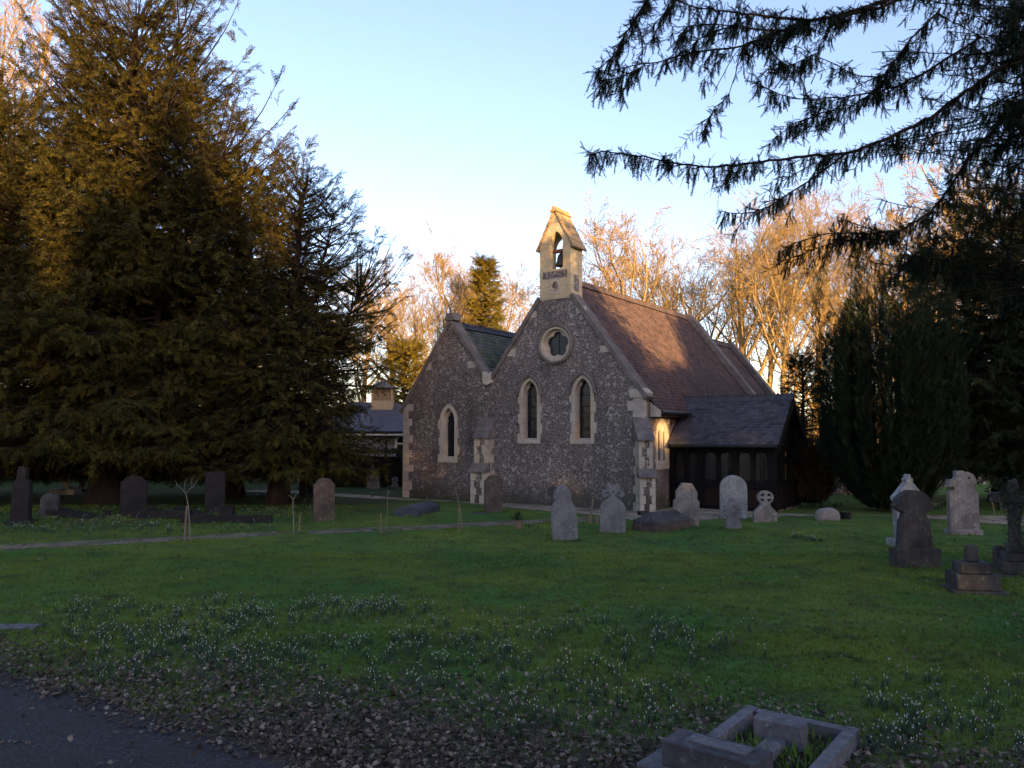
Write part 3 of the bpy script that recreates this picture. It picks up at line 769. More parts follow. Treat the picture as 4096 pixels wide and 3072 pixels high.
b.plate([(1.87, 1.93), (4.1, 1.93), (3.0, 3.05)], [], 0, .05, fn=sfn); b.build('gable_boards', M['timber'], po)
b = MB()
for c in (2.17, 3.0, 3.8):
    o1 = lancet(c, .56, .72, 1.35, .42, 6); b.plate([(c - .31, .70), (c + .31, .70), (c + .31, 1.80), (c - .31, 1.80)], [o1], 0, .05, fn=sfn)
    b.tube([sfn(c, .02, .72), sfn(c, .02, 1.7)], .018, 4)
    for z in (.98, 1.25): b.tube([sfn(c - .27, .02, z), sfn(c + .27, .02, z)], .014, 4)
    b.box(12.03, 12.09, c - .31, c + .31, .05, .70)
b.build('arched_screen', M['timber'], po)
b = MB()
for c in (2.17, 3.8): MB().plate(lancet(c, .57, .71, 1.35, .42, 6), [], .03, .036, fn=sfn).build('screen_glass', M['pglass'], po)
# porch roof slopes
def slope2(v0, z0, v1, z1): d = np.array([0, v1 - v0, z1 - z0]); L = np.linalg.norm(d); return d / L, L
wp, Lp = slope2(PE, PEZ, PRV, PZ)
def clip_p(u, w):
    s = 8.3 + u; z = PEZ + wp[2] * w
    return z > RZ(s) - .02
wp2, Lp2 = slope2(PE2, PEZ - .02, PRV, PZ)
for v_, z_, w_, L_, sd_ in ((PE, PEZ, wp, Lp, 31), (PE2, PEZ - .02, wp2, Lp2, 32)):
    V, F = join_np([tiles((9.06, v_, z_), (1, 0, 0), w_, 3.22, L_, .17, .115, sd_), tiles((8.3, v_, z_), (1, 0, 0), w_, .75, L_, .17, .115, sd_ + 5, clip_p)])
    obj('roof', mesh_np('porch_roof', V, F), M['tile_dark'], po)
def pdeck(pts):
    o = deck('roof_boarding', pts, M['timber']); o.parent = po
pdeck([(9.15, PE + .02, PEZ), (12.28, PE + .02, PEZ), (12.28, PRV, PZ), (8.95, PRV, PZ)])
pdeck([(9.15, PE2 - .02, PEZ - .02), (12.28, PE2 - .02, PEZ - .02), (12.28, PRV, PZ), (8.95, PRV, PZ)])
o = ridge('ridge_tile', M['ridge_dark'], (8.95, PRV, PZ + .02), (12.3, PRV, PZ + .02), 9, .14, .11, .09); o.parent = po
b = MB()
for v0, v1, z0 in ((PE - .02, PRV, PEZ), (PE2 + .02, PRV, PEZ - .02)):
    d = np.array([v1 - v0, PZ - z0]); d /= np.linalg.norm(d); nn = np.array([-d[1], d[0]]); nn *= 1 if nn[1] > 0 else -1
    V = []
    for s in (12.25, 12.31):
        V += [(s, v0 + nn[0] * .0, z0 + nn[1] * .0), (s, v1, PZ), (s, v1, PZ - .26), (s, v0, z0 - .20)]
    b.add(V, [(0, 1, 2, 3), (4, 5, 6, 7), (0, 4, 5, 1), (1, 5, 6, 2), (2, 6, 7, 3), (3, 7, 4, 0)])
b.build('barge_board', M['timber'], po)
b = MB(); b.tube([(9.18, PE - .05, PEZ - .05), (12.25, PE - .05, PEZ - .05)], .05, 8); b.build('gutter', M['iron'], po)
b = MB(); b.box(9.0, 12.1, 1.88, 4.1, .0, .03); b.build('floor', M['coping'], po)
# ------------------------------------------------------------------ hall behind the church
hx, hy = -7.2, 39.0
hall = empty('hall', (hx, hy, 0), R(4), 'low flint hall with slate hipped roof and square louvred turret behind the church', 'building')
b = MB(); b.plate([(-4, 0), (4, 0), (4, 2.25), (-4, 2.25)], [[(1.50, .95), (2.02, .95), (2.02, 1.85)] + [(1.76 + .26 * math.cos(q), 1.85 + .26 * math.sin(q)) for q in np.linspace(.1, math.pi - .1, 9)] + [(1.50, 1.85)]], 0, .35)
b.box(-4, -3.65, .35, 6, 0, 2.25); b.box(3.65, 4, .35, 6, 0, 2.25); b.box(-4, 4, 6, 6.35, 0, 2.25); b.build('wall', M['flint_pale'], hall)
wi = empty('window'); wi.parent = hall
arcf = lambda r: [(1.76 + r, .9)] + [(1.76 + r * math.cos(q), 1.85 + r * math.sin(q)) for q in np.linspace(0, math.pi, 13)] + [(1.76 - r, .9)]
b = MB(); b.plate(arcf(.36), [arcf(.25)[:-1] + [(1.51, .92), (1.6, .92)]], -.02, .1); b.box(1.50, 2.02, .10, .16, 1.72, 1.80); b.box(1.36, 2.16, -.06, .06, .80, .93); b.build('frame', M['white'], wi)
b = MB(); b.plate(arcf(.27), [], .16, .18); b.build('glass', M['glass'], wi)
b = MB()
ev, rz_ = 2.32, 3.95
Pq = [(-4.5, -.5, ev), (4.5, -.5, ev), (4.5, 6.8, ev), (-4.5, 6.8, ev), (-1.2, 3.1, rz_), (1.2, 3.1, rz_)]
b.add(Pq, [(0, 1, 5, 4), (1, 2, 5), (2, 3, 4, 5), (3, 0, 4), (0, 3, 2, 1)])
t = NT('blue_slate_courses', .6, .3)
w_ = t.n('TexBrick', Scale=1.0); t.set(w_.inputs['Vector'], t.n('Mapping').outputs[0]); mp = [q for q in t.nt.nodes if q.type == 'MAPPING'][0]; t.set(mp.inputs[0], t.co()); mp.inputs['Rotation'].default_value = (R(90), 0, 0)
w_.inputs['Brick Width'].default_value = .3; w_.inputs['Row Height'].default_value = .10; w_.inputs['Mortar Size'].default_value = .008
t.set(w_.inputs['Color1'], (.07, .07, .085, 1)); t.set(w_.inputs['Color2'], (.10, .10, .115, 1)); t.set(w_.inputs['Mortar'], (.03, .03, .035, 1))
t.color(w_.outputs[0]); M['slate_far'] = t.m
b.build('roof', M['slate_far'], hall)
b = MB(); b.box(-4.52, 4.52, -.56, -.48, ev - .16, ev - .06); b.build('fascia', M['white'], hall)
b = MB(); b.tube([(-4.5, -.6, ev - .0), (4.5, -.6, ev - .0)], .06, 6); b.build('gutter', M['iron'], hall)
b = MB(); b.tube([(1.0, -.06, 0), (1.0, -.06, 1.95), (1.0, -.55, 2.28)], .045, 6); b.build('drainpipe', M['iron'], hall)
tu = empty('turret'); tu.parent = hall
b = MB(); tx, ty = .55, 2.7
for z0, z1, h in ((3.5, 3.98, .56), (4.62, 4.68, .58)): b.box(tx - h, tx + h, ty - h, ty + h, z0, z1)
for i in (-1, 1):
    for j in (-1, 1): b.box(tx + i * .51 - .05, tx + i * .51 + .05, ty + j * .51 - .05, ty + j * .51 + .05, 3.98, 4.62)
b.build('frame', M['louvre'], tu)
b = MB()
for k in range(9):
    z = 4.0 + k * .07
    for i in (-1, 1):
        b.add([(tx - .46, ty + i * .53, z), (tx + .46, ty + i * .53, z), (tx + .46, ty + i * .45, z + .06), (tx - .46, ty + i * .45, z + .06)], [(0, 1, 2, 3)])
        b.add([(tx + i * .53, ty - .46, z), (tx + i * .53, ty + .46, z), (tx + i * .45, ty + .46, z + .06), (tx + i * .45, ty - .46, z + .06)], [(0, 1, 2, 3)])
b.box(tx - .4, tx + .4, ty - .4, ty + .4, 3.98, 4.6)
b.build('louvres', M['louvre'], tu)
b = MB(); b.add([(tx - .78, ty - .78, 4.66), (tx + .78, ty - .78, 4.66), (tx + .78, ty + .78, 4.66), (tx - .78, ty + .78, 4.66), (tx, ty, 5.12)], [(0, 1, 4), (1, 2, 4), (2, 3, 4), (3, 0, 4), (3, 2, 1, 0)])
b.build('turret_roof', M['coping'], tu)

# ------------------------------------------------------------------ graves
M['st_grey'] = stone_mat('grey_headstone', (.20, .20, .215), (.12, .12, .13), (.29, .30, .28), 1.3, .5)
M['st_pale'] = stone_mat('pale_lichened_headstone', (.33, .335, .335), (.15, .15, .155), (.44, .45, .42), 1.4, .9, .7)
M['st_warm'] = stone_mat('weathered_limestone_headstone', (.27, .25, .235), (.13, .12, .115), (.36, .35, .32), 1.3, .6, .8)
M['st_brown'] = stone_mat('brown_sandstone_headstone', (.098, .074, .06), (.052, .040, .034), (.18, .17, .15), 1.2, .45, .5)
M['st_dark'] = stone_mat('dark_mossy_headstone', (.075, .070, .066), (.030, .029, .029), (.15, .15, .12), 1.2, .35, .8)
M['st_dim'] = stone_mat('shaded_grey_headstone', (.075, .07, .07), (.038, .036, .036), (.14, .14, .13), 1.2, .4)  # grey stone with some of the yews' shade in its colour
M['st_shade'] = stone_mat('shaded_dark_headstone', (.022, .020, .019), (.012, .011, .011), (.05, .05, .045), 1.2, .3)  # stone colour darkened to stand for the shade under the yews
M['slate_led'] = stone_mat('blue_grey_ledger', (.050, .060, .075), (.032, .038, .048), (.10, .105, .11), 1, .2, .2, .55)
M['granite'] = stone_mat('rough_granite', (.26, .235, .21), (.16, .14, .125), (.33, .32, .29), 4, .5, .1)
M['kerb'] = stone_mat('grave_kerb_stone', (.155, .15, .16), (.08, .078, .085), (.24, .24, .23), 2.5, .55, .2)
M['st_block'] = stone_mat('dark_grave_block', (.095, .085, .09), (.045, .042, .044), (.20, .20, .19), 2, .5, .4)
M['pink'] = stone_mat('pale_pink_granite', (.55, .36, .27), (.36, .22, .17), (.55, .45, .40), 2, .2, .2)
GRP = 'headstones in the churchyard'
def stone(cx, by, w, h, outl, th, m, label, yaw=0, side=0, fwd=0, name='headstone', cat='headstone', grp=GRP, bevel=.012, holes=(), dig=.06, base=None, extra=None, bev_ref=None):
    p = GD(cx, by); d = p[1]; sc = d / (FPX / KD)
    wm, hm = w * sc, h * sc
    root = empty(name, tuple(p), R(yaw), label, cat, grp)
    root.rotation_euler = (R(fwd), R(side), R(yaw))
    pts = [(x * wm, z * hm - (dig if z <= 0 else 0)) for x, z in outl]
    hs = [[(x * wm, z * hm) for x, z in q] for q in holes]
    b = MB(); b.plate(pts, hs, -th / 2, th / 2, bevel); b.build('slab', m, root)
    if base:
        bw, bh, bd = base
        b = MB(); b.plate([(-bw * wm / 2, -.05), (bw * wm / 2, -.05), (bw * wm / 2, bh * hm), (-bw * wm / 2, bh * hm)], [], -bd / 2, bd / 2, .012); b.build('base', m, root)
    if extra: extra(root, wm, hm, m)
    return root
def arcpts(cx, cz, rx, rz, a0, a1, n=10): return [(cx + rx * math.cos(R(q)), cz + rz * math.sin(R(q))) for q in np.linspace(a0, a1, n)]
O_round = [(-.5, 0), (.5, 0)] + [(x, z) for x, z in arcpts(0, .70, .5, .30, 0, 180, 17)]
O_cam = [(-.5, 0), (.5, 0), (.5, .86), (.42, .875), (.38, .91)] + arcpts(0, .90, .36, .10, 5, 175, 11) + [(-.38, .91), (-.42, .875), (-.5, .86)]
O_oct = [(-.5, 0), (.5, 0), (.5, .58), (.45, .62), (.41, .62), (.41, .80), (.20, 1), (-.20, 1), (-.41, .80), (-.41, .62), (-.45, .62), (-.5, .58)]
O_lean = [(-.46, 0), (.5, 0), (.52, .40), (.46, .60), (.36, .70), (.30, .72), (.34, .80), (.30, .92), (.12, 1), (-.10, .99), (-.28, .91), (-.34, .80), (-.28, .72), (-.36, .68), (-.46, .58), (-.5, .40)]
def fleur(n=9):
    return [(-.5, 0), (.5, 0), (.5, .52), (.42, .60), (.22, .68), (.08, .76), (.08, .80), (.20, .74), (.36, .72), (.46, .78), (.40, .86), (.24, .86), (.30, .92), (.26, .98), (.14, 1.0), (.05, .95), (0, .99), (-.05, .95), (-.14, 1.0), (-.26, .98), (-.30, .92), (-.24, .86), (-.40, .86), (-.46, .78), (-.36, .72), (-.20, .74), (-.08, .80), (-.08, .76), (-.22, .68), (-.42, .60), (-.5, .52)]
O_gable = [(-.5, 0), (.5, 0), (.5, .62), (.56, .64), (.56, .69), (.50, .71), (.10, .90), (.14, .92), (.12, .95), (.05, .96), (.05, .99), (0, 1.01), (-.05, .99), (-.05, .96), (-.12, .95), (-.14, .92), (-.10, .90), (-.50, .71), (-.56, .69), (-.56, .64), (-.5, .62)]
def relief_diamond(cx, cz, r, dy):
    def f(root, wm, hm, m):
        b = MB(); x, z, q = cx * wm, cz * hm, r * wm
        b.plate([(x, z - q * 1.2), (x + q, z), (x, z + q * 1.2), (x - q, z)], [[(x, z - q * .8), (x + q * .65, z), (x, z + q * .8), (x - q * .65, z)]], dy - .018, dy + .01); b.build('carved_panel', m, root)
        
    return f
def sunk_panel(x0, x1, z0, z1, dy, rnd=True):
    def f(root, wm, hm, m):
        X0, X1, Z0, Z1 = x0 * wm, x1 * wm, z0 * hm, z1 * hm
        o = [(X0 - .03, Z0 - .03), (X1 + .03, Z0 - .03), (X1 + .03, Z1 + .03), (X0 - .03, Z1 + .03)]
        b = MB(); b.plate(o, [[(X0, Z0), (X1, Z0), (X1, Z1), (X0, Z1)]], dy - .014, dy + .005); b.build('border_moulding', m, root)
    return f

stone(1220, 1167, 55, 117, O_lean, .11, M['st_grey'], 'leaning grey headstone with round shoulders and carved diamond, nearest the path end', 8, -4, 4, extra=relief_diamond(0, .84, .2, -.055))
stone(1203, 1130, 24, 80, [(-.28, 0), (.28, 0), (.22, .68)] + arcpts(0, .84, .5, .155, -60, 240, 18) + [(-.22, .68)], .10, M['st_dark'], 'small dark wheel-topped stone mostly hidden behind the leaning grey headstone', 10, -6, bevel=0, name='grave_marker')
stone(1323, 1151, 54, 106, fleur(), .10, M['st_grey'], 'grey headstone topped by a pierced floral cross in front of the church wall', -4, 1, 2, holes=[[(x * .10 + .0, z * .05 + .835) for x, z in ((-.5, -.5), (.5, -.5), (0, .8))], [(.22 + .09 * math.cos(q), .80 + .024 * math.sin(q)) for q in np.linspace(0, 5.6, 8)], [(-.22 + .09 * math.cos(q), .80 + .024 * math.sin(q)) for q in np.linspace(0, 5.6, 8)]], bevel=0)
stone(1481, 1138, 55, 93, O_oct, .12, M['st_warm'], 'grey headstone with angled shoulders and flat top beside the coped tomb', -6, 2, 2)
stone(1585, 1121, 57, 93, O_round, .11, M['st_pale'], 'tall pale round-topped headstone in front of the timber porch', -3, 0, 1)
def ornate(root, wm, hm, m):
    b = MB(); x, z = 0, .62 * hm; r = .30 * wm
    b.plate(circle(0, z, r, 24), [foil(0, z, 4, r * .42, r * .34)], -.085, -.02); b.build('carved_roundel', m, root)
stone(1584, 1143, 44, 68, [(-.42, 0), (.42, 0), (.36, .22), (.24, .34), (.30, .40), (.44, .50), (.40, .56), (.52, .62), (.40, .68), (.42, .76), (.28, .80), (.16, .90), (.12, .96), (0, 1), (-.12, .96), (-.16, .90), (-.28, .80), (-.42, .76), (-.40, .68), (-.52, .62), (-.40, .56), (-.44, .50), (-.30, .40), (-.24, .34), (-.36, .22)], .12, M['st_grey'], 'small ornate quatrefoil cross stone directly in front of the round-topped headstone', 0, -2, 3, extra=ornate, name='cross_stone')
wh = [[(0 + .235 * sx + .11 * math.cos(a), .79 + .085 * sz + .05 * math.sin(a)) for a in [R(q + base) for q in (0, 90, 225)]] for sx, sz, base in ((1, 1, 0), (-1, 1, 90), (-1, -1, 180), (1, -1, 270))]
wh = [[(sx * .07, .79 + sz * .035), (sx * .26, .79 + sz * .05), (sx * .20, .79 + sz * .115), (sx * .07, .79 + sz * .135)] for sx, sz in ((1, 1), (-1, 1), (-1, -1), (1, -1))]
stone(1652, 1128, 50, 67, [(-.5, 0), (.5, 0), (.5, .30), (.44, .36), (.27, .48), (.19, .56), (.22, .60)] + arcpts(0, .79, .34, .215, -55, 235, 22) + [(-.22, .60), (-.19, .56), (-.27, .48), (-.44, .36), (-.5, .30)], .11, M['st_warm'], 'low headstone with a pierced wheel-cross head right of the round-topped headstone', 3, 2, holes=wh, bevel=0)
# rough boulder
p = GD(1787, 1124)
bm = bmesh.new(); bmesh.ops.create_icosphere(bm, subdivisions=4, radius=1)
for v in bm.verts:
    c = v.co; f = (abs(c.x) ** 5 + abs(c.y) ** 4 + abs(c.z) ** 3) ** -.2
    c.x *= .29 * min(f, 1.25); c.y *= .17 * min(f, 1.2); c.z = c.z * .31 * min(f, 1.15)
    q = c * 9; c += Vector((math.sin(q.y * 2 + q.z), math.sin(q.z * 2 + q.x), math.sin(q.x * 2 + q.y))) * .006
me = bpy.data.meshes.new('boulder'); bm.to_mesh(me); bm.free()
for f in me.polygons: f.use_smooth = True
tag(obj('grave_boulder', me, M['granite'], loc=tuple(p)), 'rough low rounded granite block on the grass edge by the gravel', 'grave stone', GRP)
p = GD(1827, 1121)
MB().lathe([(.11, 0), (.14, .16), (.15, .17), (.15, .185), (.13, .185), (.12, .16), (.10, .03), (.0, .03)], 20).build('planter_tub', M['iron'])
tag(bpy.data.objects['planter_tub'], 'round black tub beside the rough granite block', 'tub').location = tuple(p)
# coped tomb
p = GD(1437, 1147)
tomb = empty('coped_tomb', (p[0], p[1] + .35, 0), R(38), 'low coped tomb with hipped stone lid on a dark plinth in the grass', 'tomb')
b = MB(); L2, W2 = .62, .33
b.box(-L2, L2, -W2, W2, -.05, .13); b.build('plinth', M['st_brown'], tomb)
b = MB(); l, w = L2 - .02, W2 - .02
b.add([(-l, -w, .133), (l, -w, .133), (l, w, .133), (-l, w, .133), (-l, -w, .21), (l, -w, .21), (l, w, .21), (-l, w, .21), (-l + .22, 0, .40), (l - .12, 0, .40)], [(0, 1, 5, 4), (1, 2, 6, 5), (2, 3, 7, 6), (3, 0, 4, 7), (4, 5, 9, 8), (5, 6, 9), (6, 7, 8, 9), (7, 4, 8), (0, 3, 2, 1)])
b.build('lid', M['st_dim'], tomb)
# right hand group
stone(1965, 1178, 62, 150, O_gable, .16, M['st_pale'], 'tall pale gabled headstone with pinnacle behind the dark stone', 6, 0, 0, base=(1.35, .10, .34))
O_trap = [(-.47, 0), (.47, 0), (.41, .28), (.345, .60), (.29, .645), (.27, .70), (.33, .72), (.44, .75), (.50, .79), (.42, .83), (.36, .90), (.24, .965), (.06, 1.0), (-.12, 1.0), (-.28, .96), (-.40, .90), (-.44, .84), (-.50, .80), (-.44, .75), (-.33, .72), (-.27, .70), (-.29, .645), (-.345, .60), (-.41, .28)]
stone(1978, 1224, 90, 162, O_trap, .15, M['st_dark'], 'dark mossy headstone with tapered body and broad domed head in front of the gabled stone', 4, 0, -1, base=(1.08, .24, .26))
O_ring = [(-.5, 0), (.5, 0), (.5, .64), (.40, .70), (.36, .76), (.46, .80), (.44, .88), (.34, .95), (.16, .985), (.04, .97), (.04, 1.0), (-.24, 1.0), (-.24, .90), (-.32, .86), (-.5, .86), (-.5, .75), (-.32, .75), (-.30, .70), (-.5, .68)]
stone(2082, 1154, 60, 135, O_ring, .14, M['st_warm'], 'tall grey headstone with a broken ring-cross head', -3, 0, 0, base=(1.12, .08, .30), holes=[[(.20 + .05 * math.cos(q), .885 + .02 * math.sin(q)) for q in np.linspace(0, 5.5, 8)]], bevel=0)
def cross_base(cx, by, tiers, m, label, shaft, yaw=-8, name='cross_pedestal'):
    p = GD(cx, by); root = empty(name, tuple(p), R(yaw), label, 'grave cross'); z = -.03
    for i, (w, h) in enumerate(tiers):
        b = MB(); hw = w / 2; b.plate([(-hw, z), (hw, z), (hw, z + h), (-hw, z + h)], [], -hw * .8, hw * .8, .012); b.build('step', m, root); z += h + .002
    w, h, tilt = shaft
    b = MB(); b.plate([(-w / 2, z), (w / 2, z), (w / 2 * .92, z + h * .9), (w / 4, z + h), (-w / 3, z + h * .96), (-w / 2 * .92, z + h * .86)], [], -w * .38, w * .38, .01); b.build('shaft', m, root)
    return root
cross_base(2102, 1277, [(.66, .07), (.53, .20), (.38, .14)], M['st_dark'], 'stepped dark cross pedestal with only a short stump left on top', (.145, .22, 0), -10)
cr = cross_base(2196, 1240, [(.80, .05), (.50, .17), (.36, .12), (.24, .14)], M['st_dark'], 'stepped stone cross wound with ivy at the right edge', (.15, .95, 0), -14, 'ivy_cross')
b = MB(); b.plate([(-.30, 1.05), (.30, 1.05), (.30, 1.20), (-.30, 1.20)], [], -.065, .065, .01); b.build('cross_arm', M['st_dark'], cr)
p = GD(2163, 1236)
stone(2163, 1229, 24, 50, O_round, .10, M['st_dark'], 'small dark round-topped stone behind the ivy-clad cross', -6, -3)
stone(2169, 1103, 27, 50, [(-.5, 0), (.5, 0), (.5, .55), (.42, .62), (.5, .74), (.25, .84), (0, 1), (-.25, .84), (-.5, .74), (-.42, .62), (-.5, .55)], .13, M['st_dim'], 'grey pointed headstone far back beside the leaning stake', 6, 1, holes=[circle(0, .80, .09, 10)], bevel=0)
stone(2198, 1098, 22, 40, O_round, .13, M['st_dim'], 'squat grey headstone far back at the right edge', 0, 0)
a, c = GD(2149, 1112), AD(2135, 1048, GD(2149, 1112)[1] + .1)
tag(MB().tube([a, c], .018, 6).build('garden_stake', M['wood']), 'thin pale wooden stake leaning left among the far right graves', 'stake')

# left hand group by the path
stone(699, 1126, 44, 92, O_cam, .20, M['st_brown'], 'brown cambered headstone standing alone between the path and the yews', 22, 0, -1)
p = GD(877, 1115); q = G(1817, 2014); d = np.array([q[0] - p[0], q[1] - p[1]]); L = 1.75
led = empty('ledger_tomb', (p[0], p[1], 0), math.atan2(d[1], d[0]), 'long blue-grey coffin-shaped ledger stone lying on the grass before the church', 'tomb')
b = MB(); sec = [(-.34, -.03), (.34, -.03), (.34, .16), (.22, .215), (.08, .235), (-.08, .235), (-.22, .215), (-.34, .16)]
b.plate(sec, [], 0, L, 0, fn=lambda x, y, z: (y, x, z)); b.build('slab', M['slate_led'], led)
stone(1066, 1107, 39, 80, O_cam, .16, M['st_brown'], 'dark brown cambered headstone in front of the left church buttress', 12, 0, 1)
p = GD(1036, 1110); tag(MB().box(-.22, .26, -.12, .12, -.02, .03).build('flat_stone', M['st_dim']), 'small flat grave marker sunk in the grass', 'grave marker').location = tuple(p)
# small things on the lawn
p = GD(1120, 1142)
pot = empty('flower_pot', tuple(p), 0, 'small clay pot with a dark clipped plant on the lawn', 'flower pot')
MB().lathe([(.07, 0), (.095, .15), (.105, .15), (.105, .18), (.085, .18), (.08, .15), (0, .15)], 16).build('pot', M['pot'], pot)
POTPLANT = pot
p = GD(1388, 1126)
fl = empty('floodlight', tuple(p), R(30), 'small black floodlight on a short spike by the buttress', 'floodlight')
b = MB(); b.tube([(0, 0, 0), (0, 0, .16)], .012, 6); b.build('spike', M['iron'], fl)
b = MB(); b.plate([(-.10, .15), (.10, .15), (.12, .25), (-.12, .25)], [], -.05, .06, .01); b.build('lamp_head', M['iron'], fl)
p = GD(1402, 1127); 
a = GD(1274, 1130)
tag(MB().tube([a, AD(1281, 1077, a[1] + .02)], [.034, .028], 6).build('wooden_stake', M['wood']), 'dark upright wooden stake between the two grey headstones', 'stake')
a = GD(1289, 1132)
tag(MB().tube([a, a + np.array([0.01, 0, .20])], .022, 6).build('wooden_stake', M['wood']), 'short pale wooden peg by the floral cross headstone', 'stake')
for (x0, y0, x1, y1, lab) in ((645, 1154, 649, 1112, 'thin leaning support stake right of the forked pruned sapling'), (822, 1154, 823, 1108, 'thin support stake left of the slender sapling below the ledger stone'), (992, 1147, 991, 1088, 'dark thin stake beside the sapling right of the ledger stone')):
    a = GD(x0, y0); tag(MB().tube([a, AD(x1, y1, a[1])], .016, 6).build('support_stake', M['wood']), lab, 'stake', 'stakes by the saplings')
a = GD(398, 1168); tag(MB().tube([a, AD(404, 1092, a[1])], .02, 6).build('support_stake', M['wood']), 'dark support stake beside the branched sapling under the yews', 'stake', 'stakes by the saplings')
def sapling(path, twigs, lab, r=.022):
    p0 = GD(*path[0]); Y = p0[1]; root = empty('sapling', tuple(p0), 0, lab, 'sapling', 'young saplings along the path'); r *= .62
    b = MB(); P = [AD(x, y, Y) - p0 + (0, rng.normal(0, .01), 0) for x, y in path]; b.tube(P, np.linspace(r, r * .55, len(P)), 6)
    b.build('stem', M['twig'], root)
    for tw in twigs:
        P = [AD(x, y, Y) - p0 + (0, rng.normal(0, .02), 0) for x, y in tw]
        MB().tube(P, np.linspace(r * .5, r * .22, len(P)), 5).build('twig', M['twig'], root)
sapling([(411, 1170), (410, 1140), (408, 1100), (404, 1078), (401, 1066)], [[(402, 1068), (407, 1060), (414, 1052), (414, 1040)], [(402, 1068), (398, 1058), (398, 1050)], [(410, 1056), (420, 1050), (424, 1042), (428, 1036)], [(401, 1066), (393, 1056), (385, 1050)], [(414, 1044), (416, 1036), (418, 1030)], [(398, 1050), (402, 1040), (405, 1032)], [(385, 1050), (380, 1042), (378, 1036)]], 'pale branched sapling with upcurved bare twigs under the left yew')
sapling([(634, 1152), (634, 1120), (633, 1096), (632, 1078)], [[(632, 1078), (627, 1072), (622, 1069)], [(632, 1080), (637, 1074), (639, 1066)], [(633, 1082), (636, 1088)]], 'pruned sapling with a short fork beside the brown headstone', .026)
sapling([(833, 1146), (836, 1110), (838, 1075), (838, 1060)], [[(838, 1064), (842, 1060), (846, 1059)], [(838, 1070), (835, 1066)]], 'slender sapling with a white tag on top below the ledger stone', .014)
sapling([(998, 1146), (996, 1110), (990, 1080), (986, 1064)], [[(990, 1080), (987, 1072)]], 'slender bent sapling right of the blue-grey ledger stone', .018)

# graves under the yews
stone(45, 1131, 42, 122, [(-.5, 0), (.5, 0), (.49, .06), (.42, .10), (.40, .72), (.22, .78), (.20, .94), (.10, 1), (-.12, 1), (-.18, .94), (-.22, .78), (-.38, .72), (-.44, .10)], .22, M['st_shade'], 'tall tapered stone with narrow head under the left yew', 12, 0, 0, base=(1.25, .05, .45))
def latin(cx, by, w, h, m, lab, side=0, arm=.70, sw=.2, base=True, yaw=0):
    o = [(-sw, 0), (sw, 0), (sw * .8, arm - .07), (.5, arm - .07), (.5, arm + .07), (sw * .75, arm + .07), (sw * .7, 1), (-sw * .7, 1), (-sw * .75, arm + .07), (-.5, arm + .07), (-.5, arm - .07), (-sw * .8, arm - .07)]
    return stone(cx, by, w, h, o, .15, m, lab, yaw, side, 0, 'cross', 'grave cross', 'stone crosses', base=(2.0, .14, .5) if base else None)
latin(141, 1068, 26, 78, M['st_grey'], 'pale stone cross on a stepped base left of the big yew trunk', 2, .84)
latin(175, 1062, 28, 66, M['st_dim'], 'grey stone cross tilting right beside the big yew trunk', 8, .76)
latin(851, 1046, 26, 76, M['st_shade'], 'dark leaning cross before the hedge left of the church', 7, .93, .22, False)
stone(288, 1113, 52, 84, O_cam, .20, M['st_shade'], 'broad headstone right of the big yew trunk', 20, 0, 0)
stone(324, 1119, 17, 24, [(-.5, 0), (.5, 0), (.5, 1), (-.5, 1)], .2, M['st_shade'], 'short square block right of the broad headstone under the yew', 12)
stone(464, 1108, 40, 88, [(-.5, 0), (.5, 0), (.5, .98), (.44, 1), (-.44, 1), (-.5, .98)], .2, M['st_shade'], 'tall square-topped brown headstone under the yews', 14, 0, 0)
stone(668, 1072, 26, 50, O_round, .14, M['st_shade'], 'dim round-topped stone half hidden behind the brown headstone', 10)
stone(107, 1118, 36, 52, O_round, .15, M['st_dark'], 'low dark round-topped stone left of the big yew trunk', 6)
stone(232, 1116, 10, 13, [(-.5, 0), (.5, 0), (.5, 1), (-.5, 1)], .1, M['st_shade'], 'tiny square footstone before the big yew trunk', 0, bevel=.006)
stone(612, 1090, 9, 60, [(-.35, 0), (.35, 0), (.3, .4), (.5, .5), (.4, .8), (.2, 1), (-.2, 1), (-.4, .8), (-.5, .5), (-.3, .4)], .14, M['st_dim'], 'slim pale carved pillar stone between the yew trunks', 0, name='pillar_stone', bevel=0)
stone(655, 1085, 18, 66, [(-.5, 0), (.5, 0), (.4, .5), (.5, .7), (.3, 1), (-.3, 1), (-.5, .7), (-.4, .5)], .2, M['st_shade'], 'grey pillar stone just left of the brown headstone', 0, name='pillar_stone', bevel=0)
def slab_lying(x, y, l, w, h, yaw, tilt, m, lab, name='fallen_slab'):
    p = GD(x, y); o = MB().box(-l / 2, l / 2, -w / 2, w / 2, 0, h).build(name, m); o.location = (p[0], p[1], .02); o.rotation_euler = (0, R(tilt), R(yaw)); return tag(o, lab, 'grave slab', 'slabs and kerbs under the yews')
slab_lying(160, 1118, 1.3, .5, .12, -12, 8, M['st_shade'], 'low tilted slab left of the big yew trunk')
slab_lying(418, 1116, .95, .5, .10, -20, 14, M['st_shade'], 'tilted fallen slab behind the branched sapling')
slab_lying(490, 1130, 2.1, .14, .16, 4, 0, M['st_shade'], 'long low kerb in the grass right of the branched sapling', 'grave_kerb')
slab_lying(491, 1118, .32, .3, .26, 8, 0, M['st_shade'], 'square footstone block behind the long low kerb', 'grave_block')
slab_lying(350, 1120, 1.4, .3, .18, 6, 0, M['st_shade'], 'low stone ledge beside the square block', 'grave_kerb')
p = GD(67, 1123)
